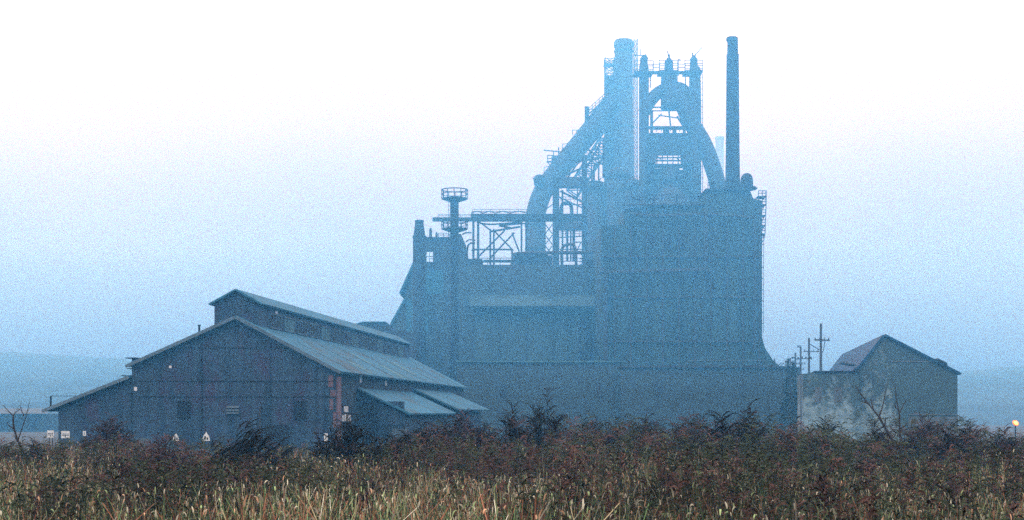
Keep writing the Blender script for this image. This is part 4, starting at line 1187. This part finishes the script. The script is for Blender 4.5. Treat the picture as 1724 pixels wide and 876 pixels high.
def grass_set(n, d0, d1, hmin, hmax, wts, head=0.5, wid=0.012, side=0):
    x, y, z = scatter(n, d0, d1)
    if side:
        k = (y - tan_edge(x, y) + rng.normal(0, 5.0, n)) * side > 0
        k &= rng.random(n) < 0.3 + 0.9 * patch(x, y, 1.5, 3)
        x, y, z = x[k], y[k], z[k]; n = len(x)
    h = hmin + (hmax - hmin) * rng.random(n) ** 0.8
    h = h * (0.62 + 0.6 * patch(x, y, 0.5, 5))
    an = rng.random(n) * 6.283; lean = rng.normal(0.2, 0.2, n) * h
    dx, dy = np.cos(an), np.sin(an)
    t = np.linspace(0, 1, 5)[None]
    pl = np.stack([x[:, None] + dx[:, None] * lean[:, None] * t ** 2, y[:, None] + dy[:, None] * lean[:, None] * t ** 2, z[:, None] - 0.05 + h[:, None] * t], -1)
    w = wid * np.array([1.0, 1.0, 0.9, 0.7, 0.45])[None] * (0.7 + 0.6 * rng.random(n))[:, None]
    pick = rng.choice(len(PAL), n, p=np.array(wts) / sum(wts))
    shade = (0.22 + 1.0 * patch(x, y, 0.8, 9))[:, None]
    col = PAL[pick] * (0.7 + 0.6 * rng.random((n, 1))) * shade
    sets = [(pl, w, col)]
    # seed heads at the tip of the stem: some nodding in a little arc, some narrow and nearly upright
    for share, bend, rr, ww in ((head * 0.55, 2.3, 0.03, 0.011), (head * 0.6, 0.7, 0.075, 0.012)):
        k = rng.random(n) < share
        m = k.sum(); tip = pl[k, -1]; r = rr * (0.6 + 1.0 * rng.random(m))
        th = np.linspace(0, 1, 6)[None] * (bend * (0.6 + 0.7 * rng.random((m, 1))))
        ha = an[k] + rng.normal(0, 0.9, m); ax = np.cos(ha); ay = np.sin(ha)
        hx = r[:, None] * (1 - np.cos(th)); hz = r[:, None] * np.sin(th) * 1.3
        hp = np.stack([tip[:, 0:1] + ax[:, None] * hx, tip[:, 1:2] + ay[:, None] * hx, tip[:, 2:3] + hz], -1)
        hw = np.array([0.5, 0.9, 1.0, 1.0, 0.8, 0.3])[None] * (ww * (0.6 + 1.1 * rng.random(m)))[:, None]
        hc = np.array([[0.36, 0.31, 0.225]]) * (0.25 + 0.95 * rng.random((m, 1)) ** 1.5) * (0.5 + 0.7 * patch(x[k], y[k], 0.6, 9))[:, None]
        u_ = rng.random((m, 1))
        hc = hc * np.where(u_ < 0.22, np.array([[0.7, 1.0, 0.62]]), np.where(u_ > 0.8, np.array([[1.0, 0.62, 0.5]]), 1.0))
        sets.append((hp, hw, hc))
    # broken stems leaning any way
    nk = n // 3
    bi = rng.integers(0, n, nk); ba = rng.random(nk) * 6.283; bl = (0.3 + 0.5 * rng.random(nk)) * h[bi]
    b0 = pl[bi, 0] + (pl[bi, 3] - pl[bi, 0]) * (0.2 + 0.7 * rng.random((nk, 1)))
    el = rng.uniform(-0.5, 0.9, nk); t = np.linspace(0, 1, 2)[None]
    bp = np.stack([b0[:, 0:1] + (np.cos(ba) * bl * np.cos(el))[:, None] * t, b0[:, 1:2] + (np.sin(ba) * bl * np.cos(el))[:, None] * t, b0[:, 2:3] + (np.sin(el) * bl)[:, None] * t * 0.6], -1)
    sets.append((bp, np.array([1, .6])[None] * (0.006 + 0.007 * rng.random(nk))[:, None], PAL[rng.choice(len(PAL), nk, p=np.array(wts) / sum(wts))] * (0.35 + 0.7 * rng.random((nk, 1))) * shade[bi]))
    # bent blades
    nb = n * 2
    bi = rng.integers(0, n, nb); ba = rng.random(nb) * 6.283; bl = (0.25 + 0.4 * rng.random(nb)) * h[bi] * .8
    b0 = pl[bi, 0] + (pl[bi, 3] - pl[bi, 0]) * (rng.random((nb, 1)) * 0.9)
    t = np.linspace(0, 1, 4)[None]
    out = bl[:, None] * t * 0.7; up = bl[:, None] * (0.75 * t - 0.75 * t ** 2.2)
    bp = np.stack([b0[:, 0:1] + np.cos(ba)[:, None] * out, b0[:, 1:2] + np.sin(ba)[:, None] * out, b0[:, 2:3] + up], -1)
    bw = np.array([1, 1, .7, .15])[None] * (0.010 + 0.012 * rng.random(nb))[:, None]
    bc = PAL[rng.choice(len(PAL), nb, p=np.array(wts) / sum(wts))] * (0.5 + 0.6 * rng.random((nb, 1))) * shade[bi]
    sets.append((bp, bw, bc))
    return sets


def golden_sets(x, y, z, h, arms=9, dark=1.0, red=0.3, spread=1.0):
    """dead goldenrod: stiff stems, hanging leaves and a head of arching plumes"""
    n = len(x)
    an = rng.random(n) * 6.283; lean = rng.normal(0.08, 0.07, n) * h
    t = np.linspace(0, 1, 5)[None]
    pl = np.stack([x[:, None] + np.cos(an)[:, None] * lean[:, None] * t ** 2, y[:, None] + np.sin(an)[:, None] * lean[:, None] * t ** 2, z[:, None] - 0.05 + h[:, None] * t], -1)
    w = 0.014 * np.array([1.2, 1.1, 1, .8, .5])[None] * np.ones((n, 1))
    base = np.where((rng.random(n) * 0.6 + 0.4 * patch(x, y, 0.35, 63) < red)[:, None], np.array([[0.056, 0.027, 0.022]]), np.array([[0.030, 0.038, 0.020]])) * dark
    base = base * (0.5 + 0.9 * rng.random((n, 1)))
    sets = [(pl, w, base * 0.6)]
    na = n * arms
    pi = np.repeat(np.arange(n), arms)
    u = 0.72 + 0.28 * rng.random(na) ** 0.7
    s0 = np.stack([np.interp(0, [0, 1], [0, 1]) + pl[pi, 0, k] + (pl[pi, 4, k] - pl[pi, 0, k]) * (u if k == 2 else u ** 2) for k in range(3)], 1)
    aa = rng.random(na) * 6.283; L_ = (0.10 + 0.24 * rng.random(na)) * (1.25 - 0.55 * (u - .72) / .28) * spread * np.clip(h[pi] / 1.3, 0.7, 1.6)
    t = np.linspace(0, 1, 5)[None]
    out = L_[:, None] * t * 0.85; up = L_[:, None] * (0.95 * t - 0.75 * t ** 2.4)
    ap = np.stack([s0[:, 0:1] + np.cos(aa)[:, None] * out, s0[:, 1:2] + np.sin(aa)[:, None] * out, s0[:, 2:3] + up], -1)
    aw = np.array([.35, .9, 1, .8, .2])[None] * (0.014 + 0.016 * rng.random(na))[:, None]
    ac = base[pi] * (0.6 + 0.8 * rng.random((na, 1)))
    sets.append((ap, aw, ac))
    nl = n * 9
    li = rng.integers(0, n, nl); u = 0.12 + 0.75 * rng.random(nl)
    s0 = pl[li, 0] + (pl[li, 4] - pl[li, 0]) * u[:, None]
    aa = rng.random(nl) * 6.283; L_ = 0.07 + 0.12 * rng.random(nl)
    t = np.linspace(0, 1, 3)[None]
    out = L_[:, None] * t * .8; up = -L_[:, None] * t ** 1.5 * (0.2 + 0.7 * rng.random(nl))[:, None] + 0.03 * t
    lp = np.stack([s0[:, 0:1] + np.cos(aa)[:, None] * out, s0[:, 1:2] + np.sin(aa)[:, None] * out, s0[:, 2:3] + up], -1)
    lw = np.array([.5, 1, .2])[None] * (0.010 + 0.013 * rng.random(nl))[:, None]
    lc = base[li] * (0.7 + 1.0 * rng.random((nl, 1))) + np.where(rng.random((nl, 1)) < .2, np.array([[0.01, 0.022, 0.006]]), 0)
    sets.append((lp, lw, lc))
    return sets


evergreen()

def tan_edge(x, y):
    """distance at which the tan grass gives way to brush, wandering across the field"""
    a = x / y
    e = np.interp(a, [-0.42, -0.36, -0.285, -0.27, -0.235, -0.215, -0.15, -0.08, -0.04, 0.05, 0.12, 0.2, 0.3, 0.42], [40, 42, 37, 23, 22, 30, 35, 33, 28, 25, 27, 26, 28, 29])
    return e + 1.5 + 8 * (patch(x, y, 0.5, 77) - 0.5)


# tan and green grass with nodding heads in front
o = ribbon_obj('dry_grass', grass_set(75000, 12, 44, 0.7, 1.2, [1.5, 2.3, 3.2, 2.8, 3.2, 5.0, 0.6], 0.36, 0.012, -1))
tag(o, 'tall dry tan and green grass with nodding seed heads across the foreground', 'grass', kind='stuff')
o = ribbon_obj('understory_grass', grass_set(24000, 20, 57, 0.6, 1.05, [1, 1.2, 2, 2, 2.4, 3, .3], 0.22, 0.014, 1))
tag(o, 'darker mixed grass filling the field behind the tan grass', 'grass', kind='stuff')
# dead goldenrod and brush, thick behind the grass
x, y, z = scatter(9000, 20, 56, 0.95)
k = y > tan_edge(x, y) + rng.normal(0, 6.0, len(x)); x, y, z = x[k], y[k], z[k]
top = np.interp(x / y, [-0.40, -0.31, -0.285, -0.25, -0.175, -0.13, -0.09, -0.06, 0.0, 0.06, 0.12, 0.2, 0.27, 0.33, 0.364, 0.42], [0.95, 0.95, 1.55, 1.3, 0.85, 0.95, 0.9, 1.4, 1.55, 1.6, 1.75, 1.7, 1.6, 1.5, 1.2, 1.1])
h = top * 1.1 * (0.45 + 0.55 * rng.random(len(x)) ** 1.8) * (0.68 + 0.58 * patch(x, y, 0.6, 21)) * np.clip(y / 42, 0.72, 1.1)
o = ribbon_obj('dead_goldenrod', golden_sets(x, y, z, h, 14, 1.0, 0.45))
tag(o, 'dark brown dead goldenrod and brush thick behind the dry grass', 'weeds', kind='stuff')
x, y, z = scatter(9000, 15, 38)
h = (0.75 + 0.6 * rng.random(len(x))) * (0.7 + 0.6 * patch(x, y, 0.55, 41))
k = rng.random(len(x)) < 0.05 + 1.0 * patch(x, y, 0.55, 41) ** 2; x, y, z, h = x[k], y[k], z[k], h[k]
o = ribbon_obj('brown_stalks', golden_sets(x, y, z, h, 11, 0.75, 0.4, 0.6))
tag(o, 'scattered dark brown weed stalks among the tan grass', 'weeds', kind='stuff')


# single bushes that stand out of the brush
def bush(px, top, D, spread_px, n, label, dark=0.75, red=0.2, lean=0.0, arms=24, big=1.0):
    gx = (px - 862) / F * D; gz = float(ground_z(np.array([gx]), np.array([D]))[0])
    H = CAMZ + (HZ - top) / F * D - gz
    root = thing('bush', (gx, D, gz), label, 'bush')
    r = spread_px * D / F
    a = rng.random(n) * 6.283; rad = r * rng.random(n) ** 0.6
    x0 = gx + 0.25 * rad * np.cos(a); y0 = D + 0.25 * rad * np.sin(a)
    h = H * (1 - 0.45 * (rad / r) ** 1.6) * (0.8 + 0.2 * rng.random(n)); h[0] = H
    tx = 0.85 * rad * np.cos(a) + lean * r * rng.random(n); ty = 0.85 * rad * np.sin(a)
    tx[0] = lean * r * .4; ty[0] = 0
    t = np.linspace(0, 1, 5)[None]
    pl = np.stack([x0[:, None] + tx[:, None] * t ** 1.3, y0[:, None] + ty[:, None] * t ** 1.3, gz - .05 + h[:, None] * t], -1)
    base = np.where(rng.random((n, 1)) < red, np.array([[0.034, 0.018, 0.018]]), np.array([[0.010, 0.009, 0.008]])) * dark * (0.6 + .7 * rng.random((n, 1)))
    ribbon_obj('stems', [(pl, 0.022 * np.array([1.4, 1.2, 1, .8, .5])[None] * np.ones((n, 1)), base * .6)], root)
    na = n * arms; pi = np.repeat(np.arange(n), arms)
    u = 0.35 + 0.65 * rng.random(na) ** 0.6
    s0 = np.empty((na, 3))
    for k in range(3):
        e = 1.3 if k < 2 else 1.0
        s0[:, k] = pl[pi, 0, k] + (pl[pi, 4, k] - pl[pi, 0, k]) * u ** e
    aa = rng.random(na) * 6.283 if lean == 0 else rng.normal(0, 0.7, na) + (0 if lean > 0 else math.pi)
    L_ = (0.14 + 0.30 * rng.random(na)) * np.clip(H / 1.7, 0.75, 1.4) * big
    t = np.linspace(0, 1, 5)[None]
    out = L_[:, None] * t * 0.8; up = L_[:, None] * (1.0 * t - 0.62 * t ** 2.4)
    ap = np.stack([s0[:, 0:1] + np.cos(aa)[:, None] * out, s0[:, 1:2] + np.sin(aa)[:, None] * out, s0[:, 2:3] + up], -1)
    aw = np.array([.35, .9, 1, .8, .2])[None] * (0.030 + 0.036 * rng.random(na))[:, None] * 0.5
    ribbon_obj('plumes', [(ap, aw, base[pi] * (0.6 + .8 * rng.random((na, 1))))], root)
    return root


bush(388, 710, 38, 60, 30, 'dark bush with plumes all swept to the right, below the middle of the shed', lean=0.9, big=1.3, dark=0.5)
bush(590, 702, 37, 66, 36, 'wide forked dark bush in front of the red brick corner of the shed', big=1.3, dark=0.5)
bush(916, 652, 46, 30, 22, 'tall thin bush rising against the works, right of the lean-to')
bush(862, 680, 44, 30, 20, 'loose mid height bush just left of the tall thin one')
bush(1262, 674, 45, 34, 22, 'spiky topped bush standing before the right half of the cast house')
bush(1165, 692, 48, 60, 40, 'broad reddish bush below the centre of the cast house', 1.0, 0.7)
bush(790, 690, 47, 52, 40, 'reddish thicket hiding the far eave of the lean-to', 0.9, 0.7)
bush(182, 698, 50, 40, 44, 'dense purple brown bush hiding the left corner of the shed', 0.9, 0.6)
bush(270, 732, 36, 66, 52, 'rusty red brown bush low in front of the shed at the left', 1.3, 0.9)
bush(700, 712, 42, 48, 34, 'dark bush under the gap between shed and lean-to eaves')
bush(1000, 700, 47, 42, 28, 'low dark bush below the pale coping, left of the broad reddish one', 0.8, 0.4)
bush(1390, 706, 49, 36, 28, 'dark bush in front of the flaking annex')
bush(1560, 702, 50, 52, 40, 'purple brown bush at the foot of the gabled building', 0.9, 0.6)
bush(1632, 706, 45, 30, 22, 'feathery bush just right of the gabled building corner')
bush(1690, 716, 43, 40, 28, 'spreading dark bush near the glowing lamp', 0.8, 0.3)
bush(1330, 715, 44, 40, 28, 'dark bush between the works and the annex', 0.8, 0.4)


bush(60, 738, 40, 34, 16, 'thin dark bush at the left edge, right of the leaning sapling', big=1.1)
bush(452, 742, 36, 44, 24, 'low spreading bush in front of the doorway of the shed', 0.6, big=1.15)
bush(655, 728, 38, 36, 22, 'ragged bush below the dark door of the lean-to', 0.6, big=1.15)
bush(745, 705, 44, 30, 18, 'upright bush before the pale lean-to roof', 0.7, 0.4, big=1.15)
bush(1085, 704, 46, 34, 18, 'upright wispy bush left of the broad reddish one', 0.7, 0.4, big=1.15)
bush(1215, 700, 42, 34, 20, 'ragged dark bush between the broad reddish one and the spiky topped one', 0.6, big=1.15)
bush(1470, 708, 46, 36, 22, 'low thorny bush at the foot of the widely forked sapling', 0.7, 0.5, big=1.2)
bush(1598, 716, 42, 30, 18, 'dark bush before the pale plinth of the gabled building', 0.6, big=1.15)

bush(95, 800, 24, 46, 16, 'dark weed clump in the tan grass at the near left', 0.9, 0.5)
bush(395, 800, 22, 40, 14, 'rusty weed clump in the near grass below the swept bush', 1.4, 0.8)
bush(620, 806, 23, 50, 16, 'dark weed clump in the near grass below the wide forked bush', 0.8, 0.4)
bush(955, 790, 25, 52, 18, 'dark weed clump in the grass left of the field middle', 0.8, 0.4)
bush(1130, 786, 26, 60, 22, 'broad dark clump of weeds where the grass meets the brush right of centre', 0.8, 0.5)
bush(1385, 796, 24, 46, 16, 'rusty weed clump in the grass below the annex', 1.3, 0.8)
bush(1600, 800, 24, 50, 16, 'dark weed clump in the near grass below the gabled building', 0.9, 0.5)


def bare_tree(paths, D, label, r0=0.032):
    pts = [P(*paths[0][0], D)]
    root = thing('bare_sapling', (pts[0].x, D, float(ground_z(np.array([pts[0].x]), np.array([D]))[0])), label, 'sapling')
    for i, p in enumerate(paths):
        pp = [P(x, y, D + (0.12 * j if i else 0)) for j, (x, y) in enumerate(p)]
        pp = catmull(pp, 5)
        ra = r0 * (1 if i == 0 else 0.55); rb = ra * (0.7 if i == 0 else 0.3)
        mb = MB(); mb.tube(pp, [ra + (rb - ra) * k / (len(pp) - 1) for k in range(len(pp))], 7)
        q = 3 if i else 2
        for k in range(q):     # fine twigs
            b = pp[int(len(pp) * (0.45 + 0.5 * k / q))]; d = Vector((random.uniform(-.25, .25), random.uniform(-.2, .2), random.uniform(.05, .25)))
            mb.tube([b, b + d * .6, b + d + Vector((0, 0, .05))], [rb * .8, rb * .6, rb * .3], 5)
        mb.build('trunk' if i == 0 else 'limb', M['bark'], root, True)


bare_tree([[(44, 800), (40, 765), (30, 742), (23, 718), (22, 700)], [(22, 700), (14, 692), (5, 682)], [(22, 700), (28, 693), (36, 688)], [(30, 742), (44, 700), (49, 678)], [(40, 700), (36, 690), (33, 682)]], 38, 'small bare sapling leaning left at the far left edge of the field')
bare_tree([[(1516, 800), (1506, 752), (1492, 724), (1480, 702)], [(1480, 702), (1462, 680), (1448, 662), (1440, 648)], [(1480, 702), (1487, 680), (1493, 648)], [(1470, 690), (1466, 672)], [(1462, 680), (1452, 676)]], 40, 'bare sapling with a wide fork in front of the gabled brick building', 0.045)
bare_tree([[(1520, 800), (1516, 745), (1514, 696)], [(1514, 696), (1509, 672), (1507, 646)], [(1514, 696), (1520, 684), (1527, 672)], [(1512, 690), (1504, 682)]], 42, 'thinner bare sapling just right of the widely forked one', 0.034)

# ------------------------------------------------------------------ camera, sky and sun
cam = bpy.data.cameras.new('camera'); co = bpy.data.objects.new('camera', cam); C.objects.link(co)
co.location = (0, 0, CAMZ); co.rotation_euler = (R(90), 0, 0)
cam.sensor_width = 36; cam.lens = 36 * F / 1724.0
cam.shift_y = (HZ - 438.0) / 1724.0
cam.clip_end = 6000; cam.clip_start = 0.1
scene.camera = co

SUN_EL, SUN_AZ = R(42), R(205)
sun = bpy.data.lights.new('sun', 'SUN'); sun.energy = 0.6; sun.angle = R(20); sun.color = (1.0, 0.96, 0.9)
so = bpy.data.objects.new('sun', sun); C.objects.link(so)
d = Vector((math.sin(SUN_AZ) * math.cos(SUN_EL), math.cos(SUN_AZ) * math.cos(SUN_EL), math.sin(SUN_EL)))
so.rotation_euler = (-d).to_track_quat('-Z', 'Y').to_euler(); so.location = d * 400

w = bpy.data.worlds.new('World'); scene.world = w; w.use_nodes = True
nt = w.node_tree; N, L = nt.nodes, nt.links
N.clear()
out = N.new('ShaderNodeOutputWorld')
sky = N.new('ShaderNodeTexSky'); sky.sky_type = 'NISHITA'; sky.sun_disc = False
sky.sun_elevation = SUN_EL; sky.sun_rotation = SUN_AZ; sky.dust_density = 4
bg1 = N.new('ShaderNodeBackground'); bg1.inputs['Strength'].default_value = 0.05
L.new(sky.outputs[0], bg1.inputs['Color'])
# overcast cloud deck: dull blue at the horizon, brilliant white above
tc = N.new('ShaderNodeTexCoord'); sp = N.new('ShaderNodeSeparateXYZ'); L.new(tc.outputs['Generated'], sp.inputs[0])
nz = N.new('ShaderNodeTexNoise'); nz.inputs['Scale'].default_value = 3.0; nz.inputs['Detail'].default_value = 4
L.new(tc.outputs['Generated'], nz.inputs['Vector'])
ma = N.new('ShaderNodeMath'); ma.operation = 'MULTIPLY_ADD'; ma.inputs[1].default_value = 0.05; L.new(nz.outputs['Fac'], ma.inputs[0]); L.new(sp.outputs['Z'], ma.inputs[2])
m2 = N.new('ShaderNodeMath'); m2.operation = 'SUBTRACT'; m2.inputs[1].default_value = 0.025; L.new(ma.outputs[0], m2.inputs[0])
rp = N.new('ShaderNodeValToRGB'); L.new(m2.outputs[0], rp.inputs['Fac'])
e = rp.color_ramp.elements
e[0].position = 0.0; e[0].color = (0.03, 0.06, 0.12, 1)
e[1].position = 1.0; e[1].color = (2.3, 2.3, 2.3, 1)
for p_, c_ in ((0.025, (0.08, 0.07, 0.28)), (0.06, (0.10, 0.02, 0.25)), (0.105, (0.19, 0.03, 0.30)), (0.165, (0.57, 0.60, 0.85)), (0.235, (1.12, 1.27, 1.42)), (0.32, (2.8, 2.8, 2.8)), (0.6, (3.7, 3.7, 3.7))):
    k = e.new(p_); k.color = (*c_, 1)
bg2 = N.new('ShaderNodeBackground'); bg2.inputs['Strength'].default_value = 1.0
L.new(rp.outputs['Color'], bg2.inputs['Color'])
ad = N.new('ShaderNodeAddShader'); L.new(bg1.outputs[0], ad.inputs[0]); L.new(bg2.outputs[0], ad.inputs[1]); L.new(ad.outputs[0], out.inputs['Surface'])

scene.view_settings.view_transform = 'Standard'; scene.view_settings.look = 'None'
scene.view_settings.exposure = 0; scene.view_settings.gamma = 1
scene.render.engine = 'CYCLES'
cy = scene.cycles
cy.transparent_max_bounces = 64; cy.max_bounces = 6; cy.diffuse_bounces = 2; cy.glossy_bounces = 1; cy.transmission_bounces = 2; cy.volume_bounces = 2
cy.use_denoising = False
